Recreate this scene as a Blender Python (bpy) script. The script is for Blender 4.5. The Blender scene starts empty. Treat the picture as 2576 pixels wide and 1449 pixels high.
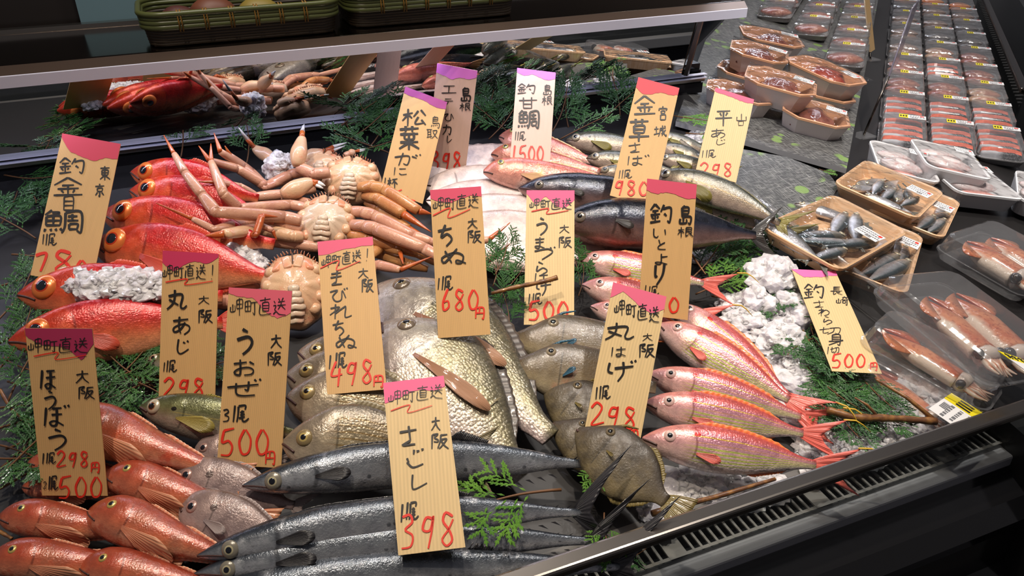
import bpy, bmesh, math, random
import numpy as np
from math import sin, cos, pi, radians, tan, sqrt, atan2
from mathutils import Vector, Matrix, noise

# ---------------------------------------------------------------- camera, world, lights, exposure
SC = bpy.context.scene
COL = SC.collection
CAMH, PITCH, AZ, FPX = 0.66, radians(30.2), radians(67.6), 2000.0
FW = Vector((cos(AZ)*cos(PITCH), sin(AZ)*cos(PITCH), -sin(PITCH)))
RT = Vector((sin(AZ), -cos(AZ), 0.0))
UP = RT.cross(FW)
O = Vector((0, 0, CAMH))
cd = bpy.data.cameras.new('camera'); cam = bpy.data.objects.new('camera', cd); COL.objects.link(cam)
cd.sensor_fit = 'HORIZONTAL'; cd.sensor_width = 36.0; cd.lens = 36.0*FPX/2576.0
cd.clip_start = 0.02
cam.matrix_world = Matrix((( RT.x, UP.x, -FW.x, O.x), (RT.y, UP.y, -FW.y, O.y), (RT.z, UP.z, -FW.z, O.z), (0, 0, 0, 1)))
SC.camera = cam
SC.view_settings.view_transform = 'Standard'
SC.view_settings.look = 'None'
SC.view_settings.gamma = 1.0
SC.view_settings.use_curve_mapping = False
SC.view_settings.exposure = 0.12
SC.cycles.max_bounces = 8
SC.cycles.diffuse_bounces = 2
SC.cycles.glossy_bounces = 3
SC.cycles.transmission_bounces = 4
SC.cycles.transparent_max_bounces = 12
SC.cycles.caustics_reflective = False
SC.cycles.caustics_refractive = False
SC.cycles.sample_clamp_indirect = 3.0
wd = bpy.data.worlds.new('world'); SC.world = wd; wd.use_nodes = True
wd.node_tree.nodes['Background'].inputs[0].default_value = (0.55, 0.52, 0.55, 1)
wd.node_tree.nodes['Background'].inputs[1].default_value = 0.16

def spot(name, loc, to, watt, color, size_deg, blend=0.6, rad=0.03):
    l = bpy.data.lights.new(name, 'SPOT'); l.energy = watt; l.color = color
    l.spot_size = radians(size_deg); l.spot_blend = blend; l.shadow_soft_size = rad
    o = bpy.data.objects.new(name, l); COL.objects.link(o); o.location = loc
    o.rotation_euler = (Vector(to)-Vector(loc)).to_track_quat('-Z', 'Y').to_euler()
    return o
def area(name, loc, to, watt, color, sx, sy):
    l = bpy.data.lights.new(name, 'AREA'); l.energy = watt; l.color = color; l.shape = 'RECTANGLE'
    l.size = sx; l.size_y = sy
    o = bpy.data.objects.new(name, l); COL.objects.link(o); o.location = loc
    o.rotation_euler = (Vector(to)-Vector(loc)).to_track_quat('-Z', 'Y').to_euler()
    return o
WARM = (1.0, 0.86, 0.70); NEUT = (1.0, 0.93, 0.86); COOL = (0.80, 0.86, 1.0)
spot('ceiling_spot', (-0.30, 0.55, 2.1), (0.05, 0.85, 0.05), 62, WARM, 46, 0.9)
spot('ceiling_spot', (0.35, 0.75, 2.1), (0.42, 0.78, 0.05), 62, WARM, 42, 0.9)
spot('ceiling_spot', (1.00, 0.50, 2.1), (0.90, 0.82, 0.05), 92, NEUT, 50, 0.9)
spot('ceiling_spot', (1.9, 1.1, 2.2), (1.6, 1.4, 0.05), 75, NEUT, 60, 0.9)
spot('ceiling_spot', (2.9, 2.3, 2.3), (2.5, 2.2, 0.05), 75, NEUT, 60, 0.9)
spot('ceiling_spot', (1.25, 0.35, 2.1), (1.45, 1.30, 0.08), 95, NEUT, 44, 0.9)  # extra front spot, added to brighten the octopus tray walls
area('ceiling_downlight', (0.05, 1.1, 1.9), (0.05, 1.35, 0.38), 6, NEUT, 0.14, 0.14)
area('ceiling_downlight', (0.75, 1.1, 1.9), (0.9, 1.35, 0.38), 5, NEUT, 0.14, 0.14)
area('fluorescent_tube', (1.7, 3.3, 1.9), (1.4, 1.6, 0.1), 10, COOL, 1.6, 0.10)
area('fluorescent_tube', (2.5, 5.2, 1.55), (1.3, 1.6, 0.1), 14, COOL, 2.2, 0.14)
area('fluorescent_tube', (2.9, 3.6, 2.0), (1.9, 1.9, 0.1), 10, COOL, 1.6, 0.10)
area('fluorescent_tube', (0.6, 2.6, 2.3), (0.6, 0.8, 0.1), 5, NEUT, 1.2, 0.10)

# ---------------------------------------------------------------- pixel rays onto the surfaces of the place
TA = tan(radians(10.5))
def ray(px, py):
    return (FW*FPX + RT*(px-1288) - UP*(py-724.5)).normalized()
def atz(px, py, z):
    d = ray(px, py); return O + d*((z-CAMH)/d.z)
def aty(px, py, y):
    d = ray(px, py); return O + d*(y/d.y)
def bed(px, py, h=0.0):                     # the sloping fish bed
    d = ray(px, py); t = (CAMH+TA*0.5-h)/(TA*d.y-d.z); return O+d*t
def bedz(x, y): return TA*(y-0.5)
BN = Vector((0, -TA, 1)).normalized()
AD = Vector((cos(radians(44.2)), sin(radians(44.2)), 0)); AN = Vector((-AD.y, AD.x, 0))
R2 = atz(2576, 208, 0.06); R2.z = 0
def arm(px, py, h=0.0):                     # the side arm of the case, turned by 45 degrees
    d = ray(px, py); c = TA*((Vector((0, 0, 0))-R2).dot(AN)-0.05)+h; k = TA*(d.x*AN.x+d.y*AN.y)
    return O + d*((CAMH-c)/(k-d.z))
def armz(p): return TA*((Vector((p[0], p[1], 0))-R2).dot(AN)-0.05)
ARN = Vector((-TA*AN.x, -TA*AN.y, 1)).normalized()
def atd(px, py, dist): return O + ray(px, py)*dist
def proj(p):
    v = Vector(p)-O; return 1288+FPX*v.dot(RT)/v.dot(FW), 724.5-FPX*v.dot(UP)/v.dot(FW)

# ---------------------------------------------------------------- object helpers
def link(name, me, mat=None, parent=None, mw=None):
    o = bpy.data.objects.new(name, me); COL.objects.link(o)
    if mat is not None:
        for m in (mat if isinstance(mat, (list, tuple)) else [mat]): me.materials.append(m)
    if parent is not None: o.parent = parent
    if mw is not None: o.matrix_world = mw if parent is None else mw
    return o
def mesh(name, V, F, mat=None, parent=None, smooth=True, uv=None, mi=None, loc=None):
    me = bpy.data.meshes.new(name)
    me.from_pydata([tuple(v) for v in V], [], [tuple(f) for f in F])
    if smooth: me.polygons.foreach_set('use_smooth', [True]*len(me.polygons))
    if mi is not None: me.polygons.foreach_set('material_index', mi)
    if uv is not None:
        l = me.uv_layers.new(name='UVMap')
        idx = np.empty(len(me.loops), dtype=np.int32); me.loops.foreach_get('vertex_index', idx)
        l.data.foreach_set('uv', np.asarray(uv, dtype=np.float32)[idx].ravel())
    me.update()
    return link(name, me, mat, parent)
def empty(name, M=None):
    o = bpy.data.objects.new(name, None); COL.objects.link(o); o.empty_display_size = 0.02
    if M is not None: o.matrix_world = M
    return o
def tag(o, label=None, cat=None, group=None, kind=None):
    if label: o['label'] = label
    if cat: o['category'] = cat
    if group: o['group'] = group
    if kind: o['kind'] = kind
    return o
def frame(org, x, z):
    """matrix whose x axis follows x and whose z is as near z as can be"""
    x = Vector(x).normalized(); y = Vector(z).cross(x).normalized(); z = x.cross(y)
    return Matrix(((x.x, y.x, z.x, org[0]), (x.y, y.y, z.y, org[1]), (x.z, y.z, z.z, org[2]), (0, 0, 0, 1)))
class MB:
    def __init__(s): s.V = []; s.F = []; s.uv = []; s.mi = []; s.m = 0
    def add(s, V, F, uv=None):
        b = len(s.V); s.V += [tuple(v) for v in V]; s.F += [tuple(b+i for i in f) for f in F]
        s.uv += list(uv) if uv is not None else [(0, 0)]*len(V); s.mi += [s.m]*len(F)
    def box(s, a, b):
        x0, y0, z0 = a; x1, y1, z1 = b
        s.add([(x0,y0,z0),(x1,y0,z0),(x1,y1,z0),(x0,y1,z0),(x0,y0,z1),(x1,y0,z1),(x1,y1,z1),(x0,y1,z1)],
              [(0,3,2,1),(4,5,6,7),(0,1,5,4),(1,2,6,5),(2,3,7,6),(3,0,4,7)])
    def obox(s, M, a, b):
        n = len(s.V); s.box(a, b)
        for i in range(n, len(s.V)): s.V[i] = tuple(M @ Vector(s.V[i]))
    def tube(s, P, R, n=8, flat=1.0, up=(0, 0, 1), cap=True):
        P = [Vector(p) for p in P]
        if not isinstance(R, (list, tuple)): R = [R]*len(P)
        b = len(s.V); k = len(P); V = []; F = []; uv = []
        for i, p in enumerate(P):
            t = (P[min(i+1, k-1)]-P[max(i-1, 0)])
            if t.length < 1e-9: t = Vector((1, 0, 0))
            t.normalize(); u = Vector(up); a = t.cross(u)
            if a.length < 1e-3: a = t.cross(Vector((1, 0, 0)))
            a.normalize(); c = a.cross(t)
            for j in range(n):
                w = 2*pi*j/n; V.append(p+a*(R[i]*cos(w))+c*(R[i]*flat*sin(w))); uv.append((i/max(1, k-1), j/n))
        for i in range(k-1):
            for j in range(n):
                F.append((i*n+j, i*n+(j+1) % n, (i+1)*n+(j+1) % n, (i+1)*n+j))
        if cap: F += [tuple(range(n))[::-1], tuple((k-1)*n+j for j in range(n))]
        s.add(V, F, uv)
    def build(s, name, mat, parent=None, smooth=False):
        return mesh(name, s.V, s.F, mat, parent, smooth, s.uv, s.mi)
def bevel(o, w, seg=2):
    m = o.modifiers.new('bevel', 'BEVEL'); m.width = w; m.segments = seg; m.limit_method = 'ANGLE'; m.angle_limit = radians(40)
    return o
def smoothpts(P, n):
    """Catmull-Rom through the points, n samples"""
    P = [np.array(p, float) for p in P]; k = len(P)
    if k == 2: return [P[0]+(P[1]-P[0])*i/(n-1) for i in range(n)]
    out = []
    for i in range(n):
        t = i/(n-1)*(k-1); a = min(int(t), k-2); f = t-a
        p0 = P[max(a-1, 0)]; p1 = P[a]; p2 = P[a+1]; p3 = P[min(a+2, k-1)]
        out.append(0.5*((2*p1)+(p2-p0)*f+(2*p0-5*p1+4*p2-p3)*f*f+(3*p1-p0-3*p2+p3)*f**3))
    return out
def lerp_tab(tab, u):
    """smooth interpolation of [(u, value)]"""
    xs = [t[0] for t in tab]; ys = [t[1] for t in tab]; n = len(xs)
    if u <= xs[0]: return ys[0]
    if u >= xs[-1]: return ys[-1]
    i = max(j for j in range(n-1) if xs[j] <= u)
    def slope(j):
        if j == 0: return (ys[1]-ys[0])/(xs[1]-xs[0])
        if j == n-1: return (ys[-1]-ys[-2])/(xs[-1]-xs[-2])
        a = (ys[j]-ys[j-1])/(xs[j]-xs[j-1]); b = (ys[j+1]-ys[j])/(xs[j+1]-xs[j])
        return 0.0 if a*b <= 0 else 2*a*b/(a+b)
    h = xs[i+1]-xs[i]; t = (u-xs[i])/h
    return (ys[i]*(1+2*t)*(1-t)**2 + slope(i)*h*t*(1-t)**2 + ys[i+1]*t*t*(3-2*t) + slope(i+1)*h*t*t*(t-1))

# ---------------------------------------------------------------- materials
def lin(c):                                   # 0-255 picture colour to linear
    return tuple(((v/255.0)/12.92 if v/255.0 <= 0.04045 else ((v/255.0+0.055)/1.055)**2.4) for v in c)
class NG:
    def __init__(s, name):
        s.mat = bpy.data.materials.new(name); s.mat.use_nodes = True; s.t = s.mat.node_tree
        s.b = s.t.nodes['Principled BSDF']
    def n(s, typ, **kw):
        x = s.t.nodes.new(typ)
        for k, v in kw.items(): setattr(x, k, v)
        return x
    def l(s, a, b): s.t.links.new(a, b)
    def val(s, sock, v):
        if hasattr(v, 'is_output') or isinstance(v, bpy.types.NodeSocket): s.l(v, sock)
        elif isinstance(v, (tuple, list)) and len(v) == 3 and sock.type == 'RGBA': sock.default_value = (*v, 1)
        else: sock.default_value = v
    def math(s, op, a, b=0.0, c=None, clamp=False):
        x = s.n('ShaderNodeMath', operation=op, use_clamp=clamp); s.val(x.inputs[0], a); s.val(x.inputs[1], b)
        if c is not None: s.val(x.inputs[2], c)
        return x.outputs[0]
    def mix(s, f, a, b, mode='MIX'):
        x = s.n('ShaderNodeMix', data_type='RGBA', blend_type=mode)
        s.val(x.inputs[0], f); s.val(x.inputs[6], a); s.val(x.inputs[7], b); return x.outputs[2]
    def ramp(s, f, stops, interp='LINEAR'):
        x = s.n('ShaderNodeValToRGB'); x.color_ramp.interpolation = interp; e = x.color_ramp.elements
        while len(e) < len(stops): e.new(0.5)
        for i, (p, c) in enumerate(stops):
            e[i].position = p; e[i].color = (*c, 1) if len(c) == 3 else c
        s.l(f, x.inputs[0]); return x.outputs[0]
    def rng(s, v, a, b, c=0.0, d=1.0, smooth=True):
        x = s.n('ShaderNodeMapRange', interpolation_type='SMOOTHSTEP' if smooth else 'LINEAR')
        s.val(x.inputs[0], v); x.inputs[1].default_value = a; x.inputs[2].default_value = b
        x.inputs[3].default_value = c; x.inputs[4].default_value = d; return x.outputs[0]
    def noise(s, vec, scale, detail=3, rough=0.55):
        x = s.n('ShaderNodeTexNoise'); s.l(vec, x.inputs['Vector']); x.inputs['Scale'].default_value = scale
        x.inputs['Detail'].default_value = detail; x.inputs['Roughness'].default_value = rough; return x.outputs[0]
    def voro(s, vec, scale, feature='F1', rnd=1.0):
        x = s.n('ShaderNodeTexVoronoi', feature=feature); s.l(vec, x.inputs['Vector']); x.inputs['Scale'].default_value = scale
        x.inputs['Randomness'].default_value = rnd; return x
    def map(s, vec, scale=(1, 1, 1), rot=(0, 0, 0)):
        x = s.n('ShaderNodeMapping'); s.l(vec, x.inputs[0]); x.inputs['Scale'].default_value = scale; x.inputs['Rotation'].default_value = rot
        return x.outputs[0]
    def bump(s, h, strength, dist, nrm=None):
        x = s.n('ShaderNodeBump'); s.l(h, x.inputs['Height']); x.inputs['Strength'].default_value = strength
        x.inputs['Distance'].default_value = dist
        if nrm is not None: s.l(nrm, x.inputs['Normal'])
        return x.outputs[0]
    def set(s, **kw):
        for k, v in kw.items(): s.val(s.b.inputs[k.replace('_', ' ')], v)
        return s
def plain(name, c, rough=0.5, metal=0.0, **kw):
    g = NG(name); g.set(Base_Color=c, Roughness=rough, Metallic=metal, **kw); return g.mat
def clear_plastic(name, tint=(1, 1, 1), a=0.12, rough=0.08, wr=0.0, painted_sheen=0.0):
    """thin clear film: mostly see-through, with real gloss"""
    g = NG(name); t = g.t; out = t.nodes['Material Output']
    tr = g.n('ShaderNodeBsdfTransparent'); tr.inputs[0].default_value = (*tint, 1)
    gl = g.n('ShaderNodeBsdfGlossy'); gl.inputs['Roughness'].default_value = rough
    base = tr.outputs[0]
    if painted_sheen:
        df = g.n('ShaderNodeBsdfDiffuse'); df.inputs[0].default_value = (.85, .85, .87, 1); hm = g.n('ShaderNodeMixShader'); hm.inputs[0].default_value = painted_sheen; g.l(tr.outputs[0], hm.inputs[1]); g.l(df.outputs[0], hm.inputs[2]); base = hm.outputs[0]  # white diffuse mixed in for sheen the dark surroundings don't reflect
    ge = g.n('ShaderNodeNewGeometry'); dt = g.n('ShaderNodeVectorMath', operation='DOT_PRODUCT'); g.l(ge.outputs['Normal'], dt.inputs[0]); g.l(ge.outputs['Incoming'], dt.inputs[1])
    sch = g.math('POWER', g.math('SUBTRACT', 1.0, g.math('ABSOLUTE', dt.outputs['Value']), clamp=True), 5.0)
    f = g.math('MULTIPLY_ADD', sch, 0.9, a, clamp=True)
    if wr:
        tc = g.n('ShaderNodeTexCoord'); h = g.noise(g.map(tc.outputs['Object'], (1, 1, 1)), 28, 2, 0.5)
        nb = g.bump(h, 0.9, wr); g.l(nb, gl.inputs['Normal']); g.l(nb, dt.inputs[0])
    mx = g.n('ShaderNodeMixShader'); g.l(f, mx.inputs[0]); g.l(base, mx.inputs[1]); g.l(gl.outputs[0], mx.inputs[2])
    g.l(mx.outputs[0], out.inputs[0]); return g.mat
M = {}
M['steel'] = plain('brushed_steel', (0.42, 0.40, 0.37), 0.28, 1.0)
M['darksteel'] = plain('dark_steel', (0.10, 0.085, 0.075), 0.22, 1.0)
M['black'] = plain('black_enamel', (0.006, 0.006, 0.007), 0.35)
M['gloss_black'] = plain('gloss_black', (0.008, 0.008, 0.009), 0.12)
M['trim'] = plain('grey_trim', (0.25, 0.25, 0.27), 0.4)
M['mirror'] = plain('mirror_glass', (0.80, 0.80, 0.80), 0.0, 1.0)
M['white'] = plain('white_plastic', (0.82, 0.80, 0.80), 0.4)
M['lip'] = plain('lilac_white_edge', (0.78, 0.78, 0.95), 0.35)
M['clear'] = clear_plastic('clear_plastic', (1, 1, 1), .12, .12, .004, .07)
M['lid'] = clear_plastic('clear_lid', (1, 1, 1), .14, .14, .006, .11)
M['glass'] = clear_plastic('clear_glass', (0.93, 0.96, 0.95), 0.05, 0.02)
M['film'] = clear_plastic('cling_film', (1, 1, 1), 0.12, 0.08, 0.012)
M['pink'] = plain('pink_paint', lin((222, 72, 104)), 0.6)
# ---------------------------------------------------------------- the fish case, its mirror and the shelf over it
def board_mat():
    g = NG('scratched_dark_board'); tc = g.n('ShaderNodeTexCoord').outputs['Object']
    a = g.noise(g.map(tc, (40, 700, 1), (0, 0, 0.5)), 1.0, 2); b = g.noise(g.map(tc, (700, 40, 1), (0, 0, 0.3)), 1.0, 2)
    f = g.rng(g.math('MAXIMUM', a, b), 0.50, 0.72)
    c = g.mix(f, lin((62, 62, 62)), lin((150, 150, 146)))
    v = g.voro(tc, 26).outputs['Distance']; big = g.noise(tc, 7, 1)
    lf = g.math('MULTIPLY', g.rng(v, 0.38, 0.30), g.rng(big, 0.54, 0.58))
    c = g.mix(g.math('MULTIPLY', lf, 0.75), c, lin((128, 160, 84)))
    g.set(Base_Color=c, Roughness=0.35); return g.mat
M['board'] = board_mat()
M['bedmat'] = plain('wet_dark_bed', (0.016, 0.015, 0.016), 0.45)
floor = MB(); floor.box((-3, -2.5, -0.95), (6, 7, -0.90))
tag(floor.build('floor', plain('shop_floor', (0.03, 0.028, 0.026), 0.4)), kind='structure')
wb = MB(); wb.box((-3, 4.6, -0.9), (1.2, 4.7, 2.6))
tag(wb.build('wall_back', plain('dark_wall', (0.02, 0.018, 0.016), 0.5)), kind='structure')

case = empty('fish_display_case'); tag(case, 'long refrigerated fish display case with steel front rail and dark bed', 'display case')
X0, X1, YF, YB = -0.62, 1.55, 0.50, 1.44
b = MB()
def seamx(y): return 0.80 + (y-0.5)*0.30          # the bed ends where the side arm begins
b.add([(X0, YF, bedz(0, YF)), (0.875, YF-0.0, bedz(0, YF)), (0.985, YB, bedz(0, YB)), (X0, YB, bedz(0, YB)),
       (X0, YF, -0.10), (0.875, YF, -0.10), (0.985, YB, -0.10), (X0, YB, -0.10)],
      [(0, 1, 2, 3), (0, 4, 5, 1), (3, 2, 6, 7), (0, 3, 7, 4), (1, 5, 6, 2)])
b.build('bed', M['bedmat'], case)
# grooved black strip and steel ledge behind the bed, below the mirror
b = MB(); z0 = bedz(0, YB)
for k in range(4): b.box((X0, 1.405+0.006*k, z0-0.01), (1.02, 1.46, z0+0.012+0.012*k))
b.build('back_strip', M['gloss_black'], case)
b = MB(); b.box((X0, 1.398, 0.190), (1.02, 1.425, 0.1985)); bevel(b.build('mirror_ledge', M['steel'], case), 0.002)
b = MB(); b.box((X0, 1.393, 0.1985), (1.02, 1.405, 0.2005)); b.build('mirror_edge_strip', M['lip'], case)
b = MB(); b.box((X0, 1.404, 0.2005), (1.02, 1.412, 0.2055)); b.build('mirror_channel', M['gloss_black'], case)
b = MB(); b.box((X0, 1.393, 0.2055), (1.02, 1.405, 0.2070)); b.build('mirror_edge_strip', M['lip'], case)
MT = 0.03                                          # how far the mirror's top leans forward per metre
mh = 0.165; mz = 0.207
b = MB(); mr = 0.965
b.add([(X0, 1.405, mz), (mr, 1.405, mz), (mr+0.03, 1.405-MT*mh, mz+mh), (X0, 1.405-MT*mh, mz+mh),
       (X0, 1.415, mz), (mr, 1.415, mz), (mr+0.03, 1.415-MT*mh, mz+mh), (X0, 1.415-MT*mh, mz+mh)],
      [(0, 1, 2, 3), (4, 7, 6, 5), (0, 3, 7, 4), (1, 5, 6, 2), (0, 4, 5, 1), (3, 2, 6, 7)])
b.build('mirror', M['mirror'], case)
b = MB(); b.tube([(mr+0.006, 1.400, mz-0.004), (mr+0.036, 1.400-MT*mh, mz+mh)], 0.006, 4); b.build('mirror_frame', M['darksteel'], case)
# front: vent grille, glass, rail, trim, black front
ZV = -0.012
b = MB(); b.box((X0, 0.505, -0.03), (2.0, 0.535, 0.004)); bevel(b.build('bed_front_lip', plain('lip_grey', (.16, .155, .15), .3), case), 0.003)
# grille: a steel strip with slots
b = MB(); gx = -0.40; V = []; 
yA, yB_, z_ = 0.474, 0.503, ZV
b.box((X0, yA, z_-0.002), (2.0, yA+0.004, z_)); b.box((X0, yB_-0.004, z_-0.002), (2.0, yB_, z_))
k = 0
while gx < 1.98:
    w = 0.0028 if k % 17 else 0.022
    b.box((gx, yA, z_-0.002), (gx+w, yB_, z_+0.0002)); gx += w+0.0075; k += 1
b.build('vent_grille', plain('dull_grey_grille', (0.20, 0.19, 0.18), 0.4), case)
b = MB(); b.box((X0, yA, -0.05), (2.0, yB_, -0.045)); b.build('vent_channel', M['black'], case)
b = MB(); b.add([(X0, .466, -.018), (2.0, .466, -.018), (2.0, .455, .062), (X0, .455, .062), (X0, .470, -.018), (2.0, .470, -.018), (2.0, .459, .062), (X0, .459, .062)],
                [(0, 1, 2, 3), (4, 7, 6, 5), (0, 3, 7, 4), (1, 5, 6, 2), (3, 2, 6, 7)])
b.build('front_glass', M['glass'], case)
b = MB(); b.box((X0, 0.446, 0.056), (2.0, 0.466, 0.068)); bevel(b.build('front_rail', plain('rail_steel', (0.30, 0.27, 0.24), 0.25, 1.0), case), 0.004, 3)
b = MB(); b.box((X0, 0.455, -0.035), (2.0, 0.474, -0.018)); bevel(b.build('front_trim', M['trim'], case), 0.003)
b = MB(); prof = [(.456, -.034), (.448, -.040), (.422, -.050), (.408, -.075), (.415, -.10), (.415, -.16), (.385, -.19), (.40, -.9), (.5, -.9), (.5, -.036)]
V = [(x, p[0], p[1]) for x in (X0, 2.0) for p in prof]; n = len(prof)
b.add(V, [(i, (i+1) % n, n+(i+1) % n, n+i) for i in range(n)]); b.build('front_panel', M['gloss_black'], case)

# arm of the case that turns away at 45 degrees
armcase = empty('corner_display_case'); tag(armcase, 'side arm of the fish case running into the distance with packed fish', 'display case')
def armpt(t, n, h=0.0):                        # t metres along the arm from R2, n metres in from its front rail
    p = R2 + AD*t + AN*n; p.z = TA*(n-0.05)+h; return p
b = MB()
b.add([armpt(-1.62, 0.10), armpt(-1.30, -0.12), armpt(-0.30, 0.05), armpt(2.6, 0.06), armpt(2.6, 0.83), armpt(-0.82, 0.83)],
      [(0, 1, 2, 3, 4, 5)])
b.V = [tuple(v) for v in b.V] + [(v[0], v[1], -0.2) for v in b.V]
b.F += [(i, 6+i, 6+(i+1) % 6, (i+1) % 6) for i in range(6)]; b.uv = [(0, 0)]*12; b.mi = [0]*7
b.build('bed', plain('arm_bed', (0.014, 0.013, 0.013), 0.35), armcase)
def armbox(bb, t0, t1, n0, n1, h0, h1):
    P = [armpt(t, n) for t, n in ((t0, n0), (t1, n0), (t1, n1), (t0, n1))]
    bb.add([(p.x, p.y, p.z+h) for h in (h0, h1) for p in P], [(0, 3, 2, 1), (4, 5, 6, 7), (0, 1, 5, 4), (1, 2, 6, 5), (2, 3, 7, 6), (3, 0, 4, 7)])
b = MB(); armbox(b, -0.05, 2.6, -0.012, 0.012, 0.05, 0.065); bevel(b.build('front_rail', M['darksteel'], armcase), 0.004)
b = MB(); armbox(b, -0.05, 2.6, -0.002, 0.002, -0.02, 0.05); b.build('front_glass', M['glass'], armcase)
b = MB()
for k in range(70): armbox(b, -0.1+k*0.036, -0.1+k*0.036+0.014, 0.012, 0.055, -0.004, 0.0)
b.build('vent_grille', M['steel'], armcase)
b = MB(); armbox(b, -0.70, 2.6, 0.83, 0.845, -0.05, 0.11); b.build('back_panel', plain('blue_black_panel', (0.012, 0.014, 0.02), 0.15), armcase)
b = MB(); armbox(b, -0.70, 2.6, 0.826, 0.849, 0.11, 0.118); b.build('panel_rail', M['steel'], armcase)

# overhead shelf
SH = empty('steel_shelf'); tag(SH, 'dark polished steel shelf with pale lilac edge above the mirror', 'shelf')
SX0, SX1 = -0.75, 0.965
b = MB()
def slant(bb, y0, y1, z0, z1, x1a, x1b):
    bb.add([(SX0, y0, z0), (x1a, y0, z0), (x1b, y1, z0), (SX0, y1, z0), (SX0, y0, z1), (x1a, y0, z1), (x1b, y1, z1), (SX0, y1, z1)],
           [(0, 3, 2, 1), (4, 5, 6, 7), (0, 1, 5, 4), (1, 2, 6, 5), (2, 3, 7, 6), (3, 0, 4, 7)])
slant(b, 1.198, 1.203, 0.364, 0.379, 0.945, 0.950); b.build('shelf_edge', M['lip'], SH)
b = MB(); slant(b, 1.232, 1.44, 0.366, 0.385, 0.965, 1.09); bevel(b.build('shelf_board', plain('polished_dark_steel', (0.26, 0.22, 0.19), 0.14, 1.0), SH, True), 0.009, 8)
b = MB(); b.add([(SX0, 1.2032, .366), (.950, 1.2032, .366), (.963, 1.2318, .366), (SX0, 1.2318, .366), (SX0, 1.2032, .379), (.950, 1.2032, .379), (.963, 1.2318, .3852), (SX0, 1.2318, .3852)], [(0, 3, 2, 1), (4, 5, 6, 7), (0, 1, 5, 4), (1, 2, 6, 5), (2, 3, 7, 6), (3, 0, 4, 7)])
b.build('shelf_front', plain('warm_lit_steel', (.34, .24, .19), .34, .9), SH)  # brown tint stands for warm light caught by satin steel
b = MB(); slant(b, 1.436, 1.452, 0.380, 0.392, 1.08, 1.09); b.build('back_rail', M['steel'], SH)
b = MB(); b.box((0.262, 1.405, 0.384), (0.276, 1.425, 0.75)); b.build('shelf_post', plain('pale_steel', (0.65, 0.65, 0.65), 0.2, 1.0), SH)
area('shelf_led_strip', (0.15, 1.225, 0.362), (0.15, 1.16, 0.0), 1.6, (0.78, 0.80, 1.0), 1.5, 0.012)
b = MB(); b.box((SX0, 1.47, 0.30), (1.10, 1.48, 0.95)); b.build('back_wall', plain('dark_gloss_back', (0.045, 0.036, 0.032), 0.25), SH)
M['wood_dark'] = plain('dark_basket', (0.035, 0.022, 0.012), 0.5)
def panel(name, x0, x1, y, z0, z1, mat, label, cat):
    b = MB(); b.box((x0, y, z0), (x1, y+0.006, z1)); return tag(b.build(name, mat), label, cat)
p0 = aty(205, 62, 1.46); p1 = aty(345, 0, 1.46)
panel('blue_panel', p0.x, p1.x+0.05, 1.46, p0.z, p1.z+0.05, plain('pale_blue_panel', lin((150, 186, 196)), 0.5), 'pale blue grey panel standing behind the shelf at upper left', 'panel')
# bamboo baskets on the shelf
def basket(x0, x1, y0, y1, z0, label):
    e = empty('bamboo_basket', Matrix.Translation((x0, y0, z0))); tag(e, label, 'basket')
    w, d, h = x1-x0, y1-y0, 0.046
    def ring(mb, off, z, r, nseg=10, rad=0.03):
        P = []
        for cx, cy, a0 in ((w-rad, d-rad, 0), (rad, d-rad, 90), (rad, rad, 180), (w-rad, rad, 270)):
            for k in range(nseg): 
                a = radians(a0+90*k/(nseg-1)); P.append(((cx+cos(a)*(rad+off)), cy+sin(a)*(rad+off), z))
        P.append(P[0]); mb.tube(P, r, 8, cap=False)
    b = MB()
    for k in range(7): ring(b, -0.006+0.0006*k, 0.004+k*0.0042, 0.003)
    b.box((0.01, 0.01, 0.001), (w-0.01, d-0.01, 0.006))
    b.build('basket_body', M['wood_dark'], e, True)
    b = MB(); g = plain('green_bamboo', lin((88, 94, 52)), 0.35)
    for k in range(4): ring(b, 0.001 if k < 3 else 0.003, h-0.018+k*0.006, 0.0042)
    b.build('rim', g, e, True)
    t = plain('yellow_tie', lin((150, 110, 45)), 0.5)
    for k in range(6):
        x = 0.05+(w-0.1)*k/5; b = MB()
        for s in (-0.002, 0.002): b.tube([(x+s, -0.005, h-0.024), (x+s, -0.0065, h-0.01), (x+s, -0.005, h+0.004), (x+s, 0.004, h+0.004)], 0.0012, 6)
        b.build('tie', t, e, True)
    return e
q0 = atz(372, 128, 0.385); q1 = atz(862, 88, 0.385)
basket(q0.x, q1.x, q0.y+0.004, q0.y+0.13, 0.3855, 'green rimmed bamboo basket on the steel shelf, left of the post')
q2 = atz(905, 78, 0.404)
basket(q1.x+0.02, q1.x+0.30, q0.y+0.02, q0.y+0.14, 0.3855, 'green rimmed bamboo basket on the steel shelf, right of the post')
for i, (dx, dy, c, r) in enumerate(((0.10, 0.07, (120, 70, 50), 0.026), (0.165, 0.06, (150, 130, 60), 0.024), (0.05, 0.08, (90, 50, 45), 0.02))):
    bm = bmesh.new(); bmesh.ops.create_uvsphere(bm, u_segments=16, v_segments=10, radius=r)
    for v in bm.verts: v.co *= 1+0.12*noise.noise(v.co*40)
    me = bpy.data.meshes.new('wrapped_bundle'); bm.to_mesh(me); bm.free(); me.polygons.foreach_set('use_smooth', [True]*len(me.polygons))
    o = link('wrapped_bundle', me, plain('bundle', lin(c), 0.5)); o.location = (q0.x+dx, q0.y+dy, 0.393+r); o.scale = (1.3, 1, 0.8)
    tag(o, ('brown rounded bundle lying inside the left basket', 'yellowish rounded bundle lying inside the left basket, nearest the post', 'dark reddish bundle in the left end of the left basket')[i], 'bundle')
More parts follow.
